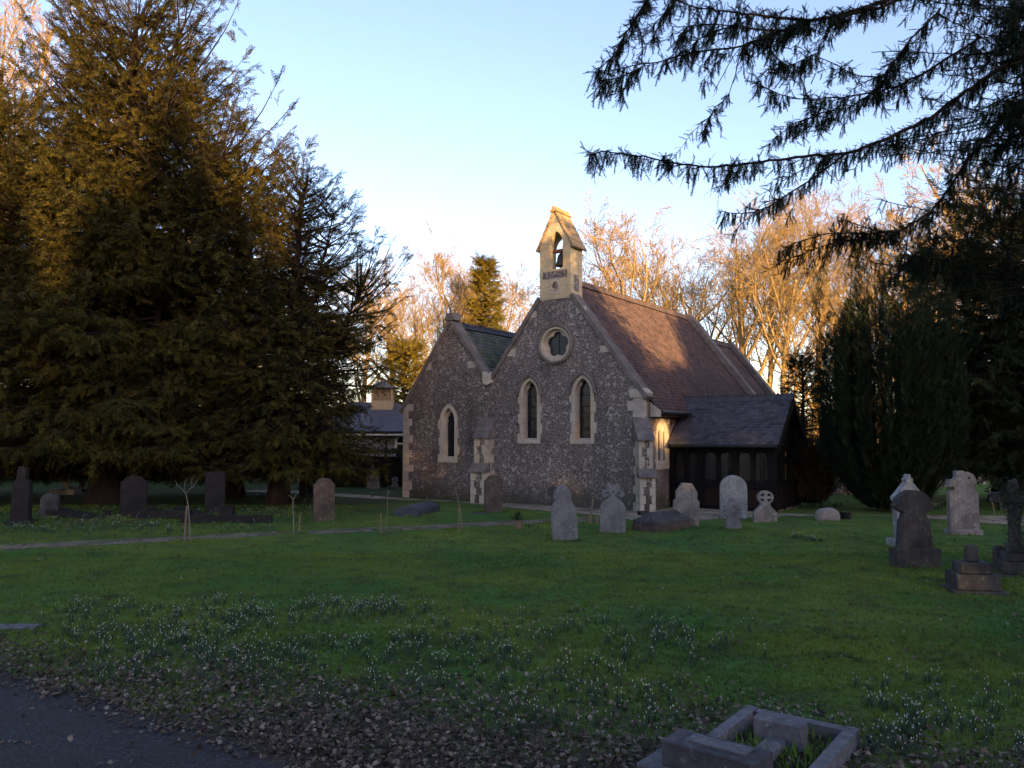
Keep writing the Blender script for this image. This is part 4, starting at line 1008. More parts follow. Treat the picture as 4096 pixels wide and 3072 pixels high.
tag(MB().lathe([(.10, -.02), (.10, .05), (.06, .08), (.06, .16), (.16, .22), (.17, .25), (0, .25)], 16).build('stone_urn', M['st_shade']), 'small stone bird-bath urn between the tapered stone and the tilted slab', 'urn').location = tuple(GD(184 / KD, 1117))
# behind, left of the church
stone(806, 1056, 27, 48, [(-.5, 0), (.5, 0), (.5, .62), (.38, .66), (.18, .80), (.08, .84), (.14, .90), (0, 1), (-.14, .90), (-.08, .84), (-.18, .80), (-.38, .66), (-.5, .62)], .14, M['st_warm'], 'pale pointed headstone left behind the church corner', 0, -3, bevel=0)
stone(853, 1053, 17, 23, [(-.5, 0), (.5, 0), (.4, .25), (.28, .4)] + arcpts(0, .7, .40, .30, -50, 230, 12) + [(-.28, .4), (-.4, .25)], .12, M['st_warm'], 'small pale round-headed stone by the church corner', 0, bevel=0)
slab_lying(846, 1043, 1.1, .35, .3, 0, 0, M['st_dark'], 'dark low tomb slab before the hedge by the church corner')
stone(758, 1040, 9, 18, O_round, .12, M['st_warm'], 'tiny pale headstone glimpsed beneath the right yew branches', 0)
# far right, seen between the trunks
stone(1796, 1052, 20, 30, [(-.28, 0), (.28, 0), (.28, .55), (.5, .6), (.5, .95), (-.2, 1), (-.25, .6)], .16, M['st_pale'], 'far pale cross-shaped stone seen between porch and upright yew', 0, bevel=0, base=(1.3, .1, .5))
r_ = cross_base(1832, 1066, [(1.3, .16), (.9, .22), (.55, .3)], M['pink'], 'far pinkish stepped tomb left of the upright yew', (.3, .6, 0), 10, 'stepped_tomb')
stone(2030, 1052, 24, 44, O_round, .15, M['st_pale'], 'far pale headstone behind the ring-cross headstone', 5)
stone(2120, 1046, 18, 36, O_gable, .15, M['st_warm'], 'far small gabled headstone left of the leaning stake', 5)

# foreground kerbed grave
e1 = np.array([.80, -.60, 0]); e2 = np.array([.60, .80, 0]); K0 = np.array([1.663, 5.728, 0])       # far left corner
gv = empty('kerbed_grave', tuple(K0), math.atan2(e1[1], e1[0]), 'near stone grave kerb holding leaves and a fallen stone cross', 'grave')
kw, kl = .75, 1.55
b = MB(); b.plate([(-.0, -.04), (.08, -.04), (.08, .12), (0, .12)], [], -.93, 0, .008, fn=lambda x, y, z: (x, y, z)); b.build('kerb', M['kerb'], gv)
b = MB(); b.plate([(kw - .08, -.04), (kw, -.04), (kw, .12), (kw - .08, .12)], [], -kl, -.01, .008); b.build('kerb', M['kerb'], gv)
b = MB(); b.plate([(-.09, -.04), (-.01, -.04), (-.01, .116), (-.09, .116)], [], .085, kw, .008, fn=lambda x, y, z: (y, x, z)); b.build('kerb', M['kerb'], gv)
t = NT('grave_soil', .95, .1); t.color(t.mix(t.noise(12, 5), (.012, .011, .009), (.035, .03, .022))); t.bump(t.noise(25, 4), 1.0, .03)
b = MB(); b.box(.10, kw - .10, -kl, -.11, -.02, .05); b.build('soil', t.m, gv)
cs = empty('fallen_cross', tuple(K0 + e1 * .36 - e2 * .42), math.atan2(e1[1], e1[0]), 'broken stone cross lying in pieces inside the near grave kerb', 'grave cross')
b = MB(); b.plate([(-.155, .02), (.155, .02), (.155, .20), (-.155, .20)], [], -.02, .10, .008); b.build('cross_head', M['kerb'], cs)
b = MB(); b.plate([(-.06, .03), (.06, .03), (.06, .10), (-.06, .10)], [], -.46, -.025, .008); b.build('shaft', M['kerb'], cs)
bc0 = np.array([1.19, 4.735, 0])
bl = empty('headstone_block', tuple(bc0), math.atan2(-.63, .78), 'dark oblong memorial block on a low slab at the near end of the grave kerb', 'grave stone')
b = MB(); b.plate([(-.29, .072), (.29, .072), (.29, .215), (-.29, .215)], [], -.125, .12, .008); b.build('block', M['st_block'], bl)
b = MB(); b.plate([(-.42, -.03), (.36, -.03), (.36, .07), (-.42, .07)], [], -.20, .16, .008); b.build('plinth', M['kerb'], bl)
b = MB(); b.box(-.17, .20, -.05, .075, .216, .226); b.build('raised_panel', M['kerb'], bl)
p = GD(20, 1356); tag(MB().box(-.35, .30, -.10, .10, -.02, .02).build('flat_stone', M['kerb']), 'flat kerb stone half buried among leaves at the left edge', 'grave marker').location = tuple(p)
# ------------------------------------------------------------------ foliage templates
def spray_tpl(seed, n=8, wid=.38, lw=.030, droop=.10):
    r = np.random.default_rng(seed); T = []
    for i in range(n):
        x = .08 + .88 * i / n
        for s in (-1, 1):
            l = wid * (1 - .55 * x) * r.uniform(.75, 1.15); a = R(r.uniform(38, 58)); xx = x + r.uniform(-.03, .03)
            p = np.array([xx, 0, -droop * xx * xx]); d = np.array([math.cos(a), s * math.sin(a), r.uniform(-.5, .1)])
            w = np.array([-d[1], d[0], 0]) * lw
            m = p + d * l * .55; e = p + d * l
            T += [p - w * .4, p + w * .4, m + w * 1.4, p - w * .4, m + w * 1.4, m - w * 1.4, m - w * 1.4, m + w * 1.4, e + np.array([0, 0, -.03])]
    return tris(T)
SPR = [spray_tpl(i, 9, .34, .022, .16) for i in range(4)]
def scatter_spray(P, D, L, seed, tpl=SPR, up=(0, 0, 1)):
    r = np.random.default_rng(seed); P, D, L = np.array(P), np.array(D), np.array(L); parts = []
    k = r.integers(0, len(tpl), len(P)); tw = r.normal(0, .7, len(P))
    Mx = frames(D, up, tw) * L[:, None, None]
    for i, (tv, tf) in enumerate(tpl):
        q = k == i
        if q.any(): parts.append(inst(tv, tf, Mx[q], P[q]))
    return join_np(parts)
def trunk_tube(h, r0, r, n=10, lean=(0, 0), flute=.12, sides=14):
    z = np.linspace(-.1, h, n); P = np.stack([lean[0] * (z.clip(0) / h) ** 1.3 + r.normal(0, r0 * .12, n), lean[1] * (z.clip(0) / h) ** 1.3 + r.normal(0, r0 * .12, n), z], 1)
    rad = r0 * (1 - .85 * (z / h).clip(0, 1)) * (1 + .5 * np.exp(-z.clip(0) * 2.2))
    V, F = tube_np(P, rad, sides)
    a = np.tile(np.arange(sides), n); c = np.repeat(P, sides, axis=0)
    V = c + (V - c) * (1 + flute * np.sin(a * 2 * np.pi / sides * 3 + 1.0))[:, None]
    return (V, F), P
def conifer(name, label, pos, h, rad, seed, leafm, nprim=220, tr=.45, z0=1.4, shape=None, sl=(.35, .62), tipup=.25, cat='yew tree', grp='yew trees in the churchyard', elev=(-8, 42), dens=1.0, lean=(0, 0), keep=None, zlow=.9, leaders=((0, 0, 1),)):
    r = np.random.default_rng(seed); root = empty(name, tuple(pos), 0, label, cat, grp)
    shape = shape or (lambda t: (1 - t) ** .62 * (0.75 + .25 * min(1, t * 5)))
    woods, axes = [], []
    for j, (lx, ly, hf) in enumerate(leaders):
        (tv, tf), ax_ = trunk_tube(h * hf * .97, tr * (1 if j == 0 else .40), r, lean=(lx, ly)); woods.append([(tv, tf)]); axes.append((ax_, h * hf))
    H0 = h
    SP, SD_, SL = [], [], []
    for i in range(nprim):
        ia = 0 if len(axes) == 1 or r.uniform() < .38 else r.integers(1, len(axes)); axis, h = axes[ia]
        t = ((i + r.uniform(0, 1)) / nprim) ** (1.12 if len(leaders) > 1 else .9); z = min(z0 * r.uniform(.85, 1.3) + (h - z0) * t * .95, h * .95)
        az = i * 2.39996 + r.normal(0, .3); L = rad * shape(min(.97, t * h / H0 + (1 - h / H0) * .35 + (.12 * t if ia else 0))) * r.uniform(.55, 1.2) + .25 if len(axes) > 1 else rad * shape(t) * r.uniform(.72, 1.18) + .25
        if r.uniform() < .06: L *= 1.15
        el = R(elev[0] + (elev[1] - elev[0]) * t + r.normal(0, 7)); dh = np.array([math.cos(az), math.sin(az), 0])
        n = max(5, int(L / .45)); u = np.linspace(0, 1, n)
        droop = (.34 - .30 * t) * r.uniform(.6, 1.3)
        a0 = np.array([np.interp(z, axis[:, 2], axis[:, 0]), np.interp(z, axis[:, 2], axis[:, 1]), z])
        P = a0 + dh * (L * u)[:, None] + np.array([0, 0, 1.0]) * (L * (math.tan(el) * u - droop * u ** 2 + tipup * u ** 4))[:, None] + np.cumsum(r.normal(0, .03, (n, 3)), 0)
        P[:, 2] = np.maximum(P[:, 2], zlow + r.uniform(0, .3))
        woods[ia].append(tube_np(P, np.linspace(.02 + .012 * L, .005, n), 4))
        side = np.cross(dh, (0, 0, 1.0)); ns = max(3, int(L * 2.3))
        T = np.gradient(P, axis=0); T /= np.linalg.norm(T, axis=1)[:, None]
        for k in range(ns):
            q = .22 + .78 * (k + r.uniform(0, 1)) / ns; j = min(n - 1.001, q * (n - 1)); i0 = int(j); f = j - i0
            p = P[i0] * (1 - f) + P[min(i0 + 1, n - 1)] * f; tt = T[i0]
            sg = 1 if k % 2 else -1; l2 = (.30 + .30 * L * (1 - q)) * r.uniform(.7, 1.3); l2 = min(l2, 1.7)
            d2 = tt * .75 + side * sg * r.uniform(.4, .9) + np.array([0, 0, r.uniform(-.15, .25)]); d2 /= np.linalg.norm(d2)
            m = max(1, int(l2 / .105 * dens))
            for w in range(m + 1):
                fr = (w + .3) / (m + .6); pp = p + d2 * l2 * fr + np.array([0, 0, -.18 * l2 * fr * fr])
                dd = d2 * .8 + side * r.normal(0, .65) + tt * r.normal(.0, .5) + np.array([0, 0, -r.uniform(-.15, 1.25) * (1 - t * .55)])
                SP.append(pp); SD_.append(dd); SL.append(r.uniform(*sl))
        for w in range(5): SP.append(P[-1] - T[-1] * .09 * w); SD_.append(T[-1] + side * r.normal(0, .4) + (0, 0, r.normal(-.1, .2))); SL.append(r.uniform(*sl) * .9)
    SP, SD_, SL = np.array(SP), np.array(SD_), np.array(SL)
    if keep is not None:
        q = keep(SP + np.asarray(pos)); SP, SD_, SL = SP[q], SD_[q], SL[q]
    for wd_ in woods: V, F = join_np(wd_); obj('trunk', mesh_np('trunk', V, F, True), M['yew_bark'], root)
    V, F = scatter_spray(SP, SD_, SL, seed + 1); obj('crown', mesh_np('crown', V, F), leafm, root)
    return root
# unseen yews added behind the viewer to darken the near ground
conifer('yew_tree', 'unseen yew added behind the viewer on the left to shade the near ground', (-4.2, -6.5, 0), 6.0, 3.2, 111, M['yew_dark'], 110, .4, 2.2, broad if 0 else (lambda t: (1 - t) ** .45), (.45, .8), .2, dens=.5)
conifer('yew_tree', 'unseen yew added behind the viewer on the right to shade the near ground', (4.0, -7.0, 0), 5.6, 3.0, 112, M['yew_dark'], 110, .4, 2.2, lambda t: (1 - t) ** .45, (.45, .8), .2, dens=.5)
# yews on the left
Y0 = lambda x, y: GD(x, y)
broad = lambda t: (1 - t) ** .36 * (0.80 + .20 * min(1, t * 4))
conifer('yew_tree', 'huge old yew, tallest tree on the left, with a thick reddish trunk', (-12.6, 24.9, 0), 16.2, 4.5, 101, M['yew_leaf'], 1150, .42, 2.2, broad, (.22, .44), .26, zlow=1.5, elev=(-18, 46), leaders=((.3, 0, 1), (1.9, -.4, .97), (-1.7, .5, .96), (.6, 1.2, .9), (-4.0, -.3, .76), (3.2, -.6, .68)))
conifer('yew_tree', 'shorter spreading yew at the right end of the yew group, nearest the church', (-7.2, 24.3, 0), 10.6, 2.85, 102, M['yew_leaf'], 620, .27, 1.4, lambda t: (1 - t) ** .48 * (.84 + .22 * min(1, t * 3)), (.17, .35), .34, elev=(-18, 36), leaders=((.7, 0, 1), (1.7, -.2, .88), (-1.3, .2, .92), (2.5, .3, .66)))
conifer('yew_tree', 'dark yew standing between the huge yew and the shorter right yew', (-9.5, 27.0, 0), 11.8, 4.0, 103, M['yew_leaf'], 320, .3, 1.5, broad, (.32, .56), .25, leaders=((0, 0, 1), (-1.5, .3, .85), (1.4, 0, .85)))
conifer('yew_tree', 'wide yew cut by the left edge of the view', (-18.6, 26.5, 0), 13.8, 4.8, 104, M['yew_leaf'], 380, .5, 1.6, broad, (.34, .6), .25, leaders=((0, 0, 1), (2.2, 0, .86), (-2, 0, .86)))
# yews on the right, behind the near branches
conifer('yew_tree', 'dark broad yew at the far right behind the ring-cross headstone', (15.7, 25.0, 0), 9.4, 3.7, 105, M['yew_dark'], 480, .45, 1.5, broad, (.3, .55), .2, leaders=((0, 0, 1), (-1.6, 0, .84), (1.6, 0, .9)))
conifer('conifer_tree', 'slim dark conifer rising just left of the upright yew behind the porch', (12.0, 32.5, 0), 5.6, 1.25, 106, M['yew_dark'], 130, .12, .5, lambda t: (1 - t) ** .8, (.2, .36), .1, 'conifer', None)
# evergreens in the background trees
conifer('conifer_tree', 'tall pointed evergreen glowing between bare trees left of the bellcote', tuple(AD(1047, 948, 46) * (1, 1, 0)), 12.9, 1.6, 107, M['gold_leaf'], 330, .2, 1.5, lambda t: (1 - t) ** .75, (.3, .5), .1, 'conifer', None)
conifer('evergreen_shrub', 'sunlit bushy evergreen left of the church behind the louvred turret', tuple(AD(872, 948, 47) * (1, 1, 0)), 7.6, 2.0, 108, M['gold_leaf'], 240, .2, .6, lambda t: (1 - t) ** .40, (.3, .5), .1, 'shrub', None)

conifer('laurel_bush', 'sunlit bushy evergreen at the far right beyond the graves', tuple(AD(2150, 948, 40) * (1, 1, 0)), 3.4, 2.6, 109, M['gold_leaf'], 150, .15, .3, lambda t: (1 - t) ** .4, (.3, .5), .1, 'shrub', None, zlow=.3)
conifer('laurel_bush', 'low sunlit evergreen glimpsed between porch and upright yew', tuple(AD(1822, 948, 47) * (1, 1, 0)), 3.0, 1.7, 110, M['gold_leaf'], 90, .12, .3, lambda t: (1 - t) ** .4, (.3, .5), .1, 'shrub', None, zlow=.3)
# upright (columnar) yews
def column_yew(label, pos, h, rmax, seed, leafm, nstem=150, vase=True, brown=False, name='upright_yew'):
    r = np.random.default_rng(seed); root = empty(name, tuple(pos), 0, label, 'upright yew', 'upright yews by the porch')
    SP, SD_, SL, wood = [], [], [], []
    for i in range(nstem):
        rr = math.sqrt((i + .5) / nstem); az = i * 2.39996 + r.normal(0, .2)
        hh = h * (1 - .10 * rr ** 4) * (r.uniform(.98, 1.16) if r.uniform() < .11 else r.uniform(.64, .90))
        z = np.linspace(.12, hh, 12); t = z / hh
        prof = (.24 + .76 * np.minimum(1, t / .36) ** .75) * np.where(t > .8, 1 - .16 * ((t - .8) / .2) ** 2, 1)
        X_ = rmax * rr * prof * math.cos(az); Y_ = rmax * rr * prof * math.sin(az)
        P = np.stack([X_, Y_, z], 1) + r.normal(0, .02, (12, 3)); wood.append(tube_np(P, np.linspace(.022, .004, 12), 4))
        m = int(hh / .034) if rr > .45 else int(hh / .10)
        for k in range(m):
            q = ((k + r.uniform()) / m) ** 1.15
            if rr < .45 and q < .6: continue
            zz = .15 + (hh - .12) * q; p = np.array([np.interp(zz, z, X_), np.interp(zz, z, Y_), zz])
            o = np.array([math.cos(az), math.sin(az), 0]); a2 = az + r.uniform(-1.6, 1.6); d = np.array([math.cos(a2), math.sin(a2), 0]) * r.uniform(.2, 1.0) + np.array([0, 0, 1.0])
            SP.append(p + o * r.normal(0, .09)); SD_.append(d); SL.append(r.uniform(.18, .32) * (1.15 - .35 * q))
    V, F = join_np(wood); obj('stems', mesh_np('stems', V, F, True), M['yew_bark'], root)
    V, F = scatter_spray(SP, SD_, SL, seed); obj('crown', mesh_np('crown', V, F), leafm, root)
    return root
column_yew('massive dark upright yew with many spires, right of the porch', (10.5, 22.0, 0), 6.9, 1.84, 201, M['irish_leaf'], 200)
t_ = leaf_mat('browned_yew_foliage', (.050, .030, .020), (.075, .045, .030), (.05, .045, .022), 1.0)
column_yew('small reddish-brown vase-shaped yew just behind the porch', tuple(GD(1752, 1094)), 2.35, .62, 202, t_, 70)

# hedge left behind the church
hd = empty('clipped_hedge', tuple(AD(838, 948, 33.5) * (1, 1, 0)), R(2), 'dark clipped hedge in front of the low flint hall', 'hedge')
r = np.random.default_rng(55); n = 3200
u = r.uniform(-1, 1, (n, 3)); ax = r.integers(0, 3, n); u[np.arange(n), ax] = np.sign(u[np.arange(n), ax])
hp = u * np.array([1.9, .55, .70]) + (-1.15, 0, .72); hp[:, 2] -= .12 * (np.abs(u[:, 0]) ** 6)
V, F = scatter_spray(hp + r.normal(0, .03, hp.shape), u + r.normal(0, .5, u.shape), r.uniform(.12, .24, n), 56); obj('foliage', mesh_np('foliage', V, F), M['hedge_leaf'], hd)
b = MB(); b.box(-2.9, .6, -.42, .42, 0, 1.25); b.build('woody_core', M['yew_bark'], hd)
# ivy on the right-hand cross
r = np.random.default_rng(57); n = 420
ivq = np.concatenate([np.stack([r.normal(0, .20, 260), r.normal(-.02, .12, 260), r.normal(1.22, .13, 260)], 1), np.stack([r.normal(0, .10, 160), r.normal(-.06, .07, 160), r.uniform(.45, 1.1, 160)], 1)])
V, F = scatter_spray(ivq, r.normal(0, 1, ivq.shape) + (0, -.3, -.4), r.uniform(.06, .13, len(ivq)), 58); tag(obj('ivy_plant', mesh_np('ivy', V, F), M['ivy_leaf'], loc=tuple(cr.location)), 'dark ivy smothering the head of the stepped cross at the right edge', 'ivy')
n = 60; q = r.normal(0, .045, (n, 3)) + (0, 0, .24)
V, F = scatter_spray(q, r.normal(0, .6, q.shape) + (0, 0, .9), r.uniform(.06, .12, n), 59); obj('plant', mesh_np('plant', V, F), M['hedge_leaf'], POTPLANT)

# ------------------------------------------------------------------ bare trees
def bare_mesh(seed, h, spread, r0=.28, up=.55, fork=.22, nl=9, twig=.014):
    r = np.random.default_rng(seed); parts = []
    def grow(p, d, L, rad, lev):
        n = (7, 6, 5, 4, 3)[lev]; P = [p]; dd = d.copy()
        for _ in range(n - 1):
            dd = dd + r.normal(0, (.05, .10, .16, .20, .22)[lev], 3) + np.array([0, 0, (.03, up * .28, up * .22, up * .16, .06)[lev]]); dd /= np.linalg.norm(dd); P.append(P[-1] + dd * L / (n - 1))
        P = np.array(P); rr = np.linspace(rad, max(rad * (.45, .34, .35, .4, .6)[lev], twig * .7), n)
        parts.append(tube_np(P, rr, (9, 6, 4, 3, 3)[lev]))
        if lev == 4: return
        nc = (nl, 7, 6, 7)[lev]
        for k in range(nc):
            q = (fork if lev == 0 else .22) + (1 - (fork if lev == 0 else .22)) * (k + r.uniform(.2, 1)) / nc; q = min(q, .99)
            j = q * (n - 1); i0 = int(j); f = j - i0; pp = P[i0] * (1 - f) + P[i0 + 1] * f; t = P[i0 + 1] - P[i0]; t /= np.linalg.norm(t)
            a = r.uniform(0, 2 * np.pi); s = np.cross(t, (math.cos(a), math.sin(a), .2)); s /= np.linalg.norm(s) + 1e-9
            ang = (spread * r.uniform(.7, 1.2) if lev == 0 else r.uniform(.45, .95))
            d2 = t * math.cos(ang) + s * math.sin(ang)
            L2 = L * ((.62, .55, .52, .50)[lev]) * (1.25 - .6 * q) * r.uniform(.75, 1.15); r2 = max(np.interp(q, np.linspace(0, 1, n), rr) * (.55, .55, .55, .6)[lev], twig)
            grow(pp, d2, L2, r2, lev + 1)
    grow(np.array([0, 0, -.2]), np.array([r.normal(0, .03), r.normal(0, .03), 1.0]), h * .80, r0, 0)
    V, F = join_np(parts); V[:, 2] *= h / V[:, 2].max()
    return V, F
PROTO = []
for i, (sd_, h, sp, r0, up_, fk, nl) in enumerate(((1, 17, .66, .26, .48, .16, 12), (2, 17, .72, .30, .42, .24, 10), (3, 17, .56, .24, .52, .12, 12), (4, 17, .90, .34, .36, .30, 9))):
    V, F = bare_mesh(sd_ + 300, h, sp, r0, up_, fk, nl); PROTO.append(mesh_np('bare_tree', V, F, True)); PROTO[-1].materials.append(M['bark'])
def bare(x, Y, top, k, lab, rz=0, wid=1.0, y_base=None):
    p = AD(x, 948, Y); hgt = CAM_H + (948 - top) / (FPX / KD) * Y; s = hgt / 17.0
    o = bpy.data.objects.new('bare_tree', PROTO[k]); COL.objects.link(o); o.location = (p[0], Y, 0); o.scale = (s * wid, s * wid, s); o.rotation_euler = (0, 0, rz)
    return tag(o, lab, 'bare tree', 'bare winter trees beyond the church')
bare(1372, 54, 412, 0, 'round-crowned bare tree directly right of the bellcote', .3, .95)
bare(1690, 46, 365, 2, 'tall golden bare tree with thick trunk behind the porch roof end', 1.0, 1.0)
bare(1612, 56, 395, 1, 'bare tree behind the east end of the nave ridge', 2.1)
bare(1652, 60, 370, 0, 'slender bare tree between the nave ridge end and the thick-trunked tree', 3.3, .8)
bare(1760, 57, 400, 1, 'bare tree right of the thick-trunked tree, behind the small dark conifer', 4.0)
bare(1505, 64, 530, 3, 'lower bare tree seen above the middle of the nave ridge', .9)
bare(1435, 66, 470, 1, 'thin bare tree above the nave roof, right of the round-crowned tree', 5.1)
bare(905, 52, 495, 0, 'spreading bare tree left of the church gable', 1.7, .95)
bare(852, 50, 545, 1, 'bare tree rising from the sunlit evergreen left of the church', .2)
bare(975, 58, 510, 2, 'bare tree just left of the pointed evergreen', 2.9, .8)
bare(1118, 58, 525, 0, 'bare tree between pointed evergreen and bellcote', 4.4, .9)
bare(1075, 64, 560, 3, 'bare tree behind the pointed evergreen', 5.5)
bare(1235, 66, 540, 2, 'bare tree hidden behind the bellcote', .6)
bare(778, 60, 560, 1, 'bare tree seen through the right edge of the yews', 3.8)
bare(1885, 58, 400, 0, 'bare tree above the spires of the upright yew', 1.2)
bare(2062, 44, 290, 3, 'ivy-trunked bare tree behind the near yew branches at the right', 2.4, .9)
bare(1960, 62, 420, 2, 'bare tree right of the upright yew spires', 3.0)
bare(2160, 58, 420, 1, 'bare tree at the right edge behind the dark yew', 4.7)
bare(28, 44, -70, 1, 'very tall bare tree in the top left corner', 1.9, .8)
bare(170, 58, 330, 0, 'bare tree glimpsed through gaps in the huge yew', .7)
bare(330, 62, 420, 1, 'bare tree behind the trunk of the huge yew', 2.2)
bare(560, 60, 470, 2, 'bare tree behind the shorter right yew', 3.6)
# far undergrowth
r = np.random.default_rng(77); n = 9000
ux = r.uniform(-75, 75, n); uy = r.uniform(66, 96, n); ux[:2200] = r.uniform(-42, -12.5, 2200); uy[:2200] = r.uniform(37, 45, 2200); top = 3.0 + 2.0 * np.sin(ux * .21) * np.sin(ux * .083 + 1) + r.normal(0, .5, n)
top[:2200] *= .55; uz = top * r.uniform(0, 1, n) ** .8
V, F = scatter_spray(np.stack([ux, uy, uz], 1), np.stack([r.normal(0, .5, n), r.normal(0, .5, n), np.full(n, 1.0)], 1), r.uniform(1.2, 2.4, n), 78)
M['under'] = leaf_mat('brown_undergrowth', (.030, .026, .015), (.055, .042, .024), (.075, .056, .03), .2)
tag(obj('woodland_undergrowth', mesh_np('undergrowth', V, F), M['under']), 'brown tangled undergrowth along the far edge of the churchyard', 'undergrowth', kind='stuff')

# ------------------------------------------------------------------ the near yew whose branches hang in from the right
def needle_tpl(seed, n=22):
    r = np.random.default_rng(seed); T = [(0, -.008, 0), (0, .008, 0), (1, 0, -.02), (0, 0, -.008), (0, 0, .008), (1, 0, -.02)]
    for i in range(n):
        x = .03 + .95 * i / n
        for s in (-1, 1):
            l = .17 * (1 - .35 * x) * r.uniform(.8, 1.15); a = R(r.uniform(48, 70)); d = np.array([math.cos(a), s * math.sin(a), r.uniform(-.25, .35)])
            p = np.array([x + r.uniform(-.01, .01), 0, 0]); w = np.array([.021, 0, 0])
            T += [p - w, p + w, p + d * l]
    return tris(T)
NEE = [needle_tpl(i) for i in range(3)]
zc = lambda x, y: ((x / 1.2316 + 2300), y / 1.2316)
NT_POS = np.array([8.6, 10.2, 0.0])
near = empty('near_yew_tree', tuple(NT_POS), 0, 'near yew outside the right edge whose dark drooping branches fill the upper right', 'yew tree')
r = np.random.default_rng(91); wood = []; SP, SD_, SL = [], [], []
def near_branch(P, r0, r1, dens=26, hang=.8, ln=(.09, .20), f0=0.0, f1=1.0, sub=3.0):
    d = np.r_[0, np.cumsum(np.linalg.norm(np.diff(P, axis=0), axis=1))]; Lt = d[-1]
    m = max(6, int(Lt / .12)); s = np.linspace(0, Lt, m); Q = np.stack([np.interp(s, d, P[:, i]) for i in range(3)], 1)
    Q[1:-1] += r.normal(0, .005, (m - 2, 3)); wood.append(tube_np(Q, np.linspace(r1, r0, m), 5))
    T = np.gradient(Q, axis=0); T /= -np.linalg.norm(T, axis=1)[:, None]    # towards the tip (first point)
    for k in range(int(Lt * dens * 1.9 * (f1 - f0))):
        q = (f0 + (f1 - f0) * r.uniform()) * (m - 1.01); i0 = int(q); f = q - i0; p = Q[i0] * (1 - f) + Q[i0 + 1] * f; t = T[i0]
        sd = np.cross(t, (0, 0, 1.0)); sd /= np.linalg.norm(sd) + 1e-6
        if r.uniform() < hang: dd = np.array([0, 0, -1.0]) + t * r.uniform(.0, .6) + sd * r.normal(0, .35); l = r.uniform(*ln)
        else: dd = t * r.uniform(.4, 1.0) + sd * r.normal(0, .8) + np.array([0, 0, r.uniform(-.1, .7)]); l = r.uniform(ln[0], ln[0] * .55 + ln[1] * .45)
        l *= 1.05; SP.append(p); SD_.append(dd); SL.append(l)
        ll = l; 
        if r.uniform() < .75:               # a second shoot from the middle of the first
            dd2 = dd / np.linalg.norm(dd) + sd * r.normal(0, .7) + t * r.normal(0, .4); SP.append(p + dd / np.linalg.norm(dd) * l * r.uniform(.3, .8)); SD_.append(dd2); SL.append(l * r.uniform(.5, .9))
    for k in range(int(Lt * sub * (f1 - f0))):      # side twigs that fork off and carry shoots of their own
        q = (f0 + (f1 - f0) * r.uniform()) * (m - 1.01); i0 = int(q); f = q - i0; p = Q[i0] * (1 - f) + Q[i0 + 1] * f; t = T[i0]
        sd = np.cross(t, (0, 0, 1.0)); sd /= np.linalg.norm(sd) + 1e-6; l = r.uniform(.12, .48) * min(1, .35 + q / m * 2)
        d1 = t * r.uniform(.3, .9) + sd * r.choice((-1, 1)) * r.uniform(.25, 1.0) + np.array([0, 0, r.uniform(-.55, .15)]); d1 /= np.linalg.norm(d1)
        e = p + d1 * l; near_branch(np.array([e + (0, 0, -.25 * l), p + d1 * l * .55 + (0, 0, -.04 * l), p]), .004, .0018, 26, .55, (ln[0], ln[1] * .75), 0, 1, 0)
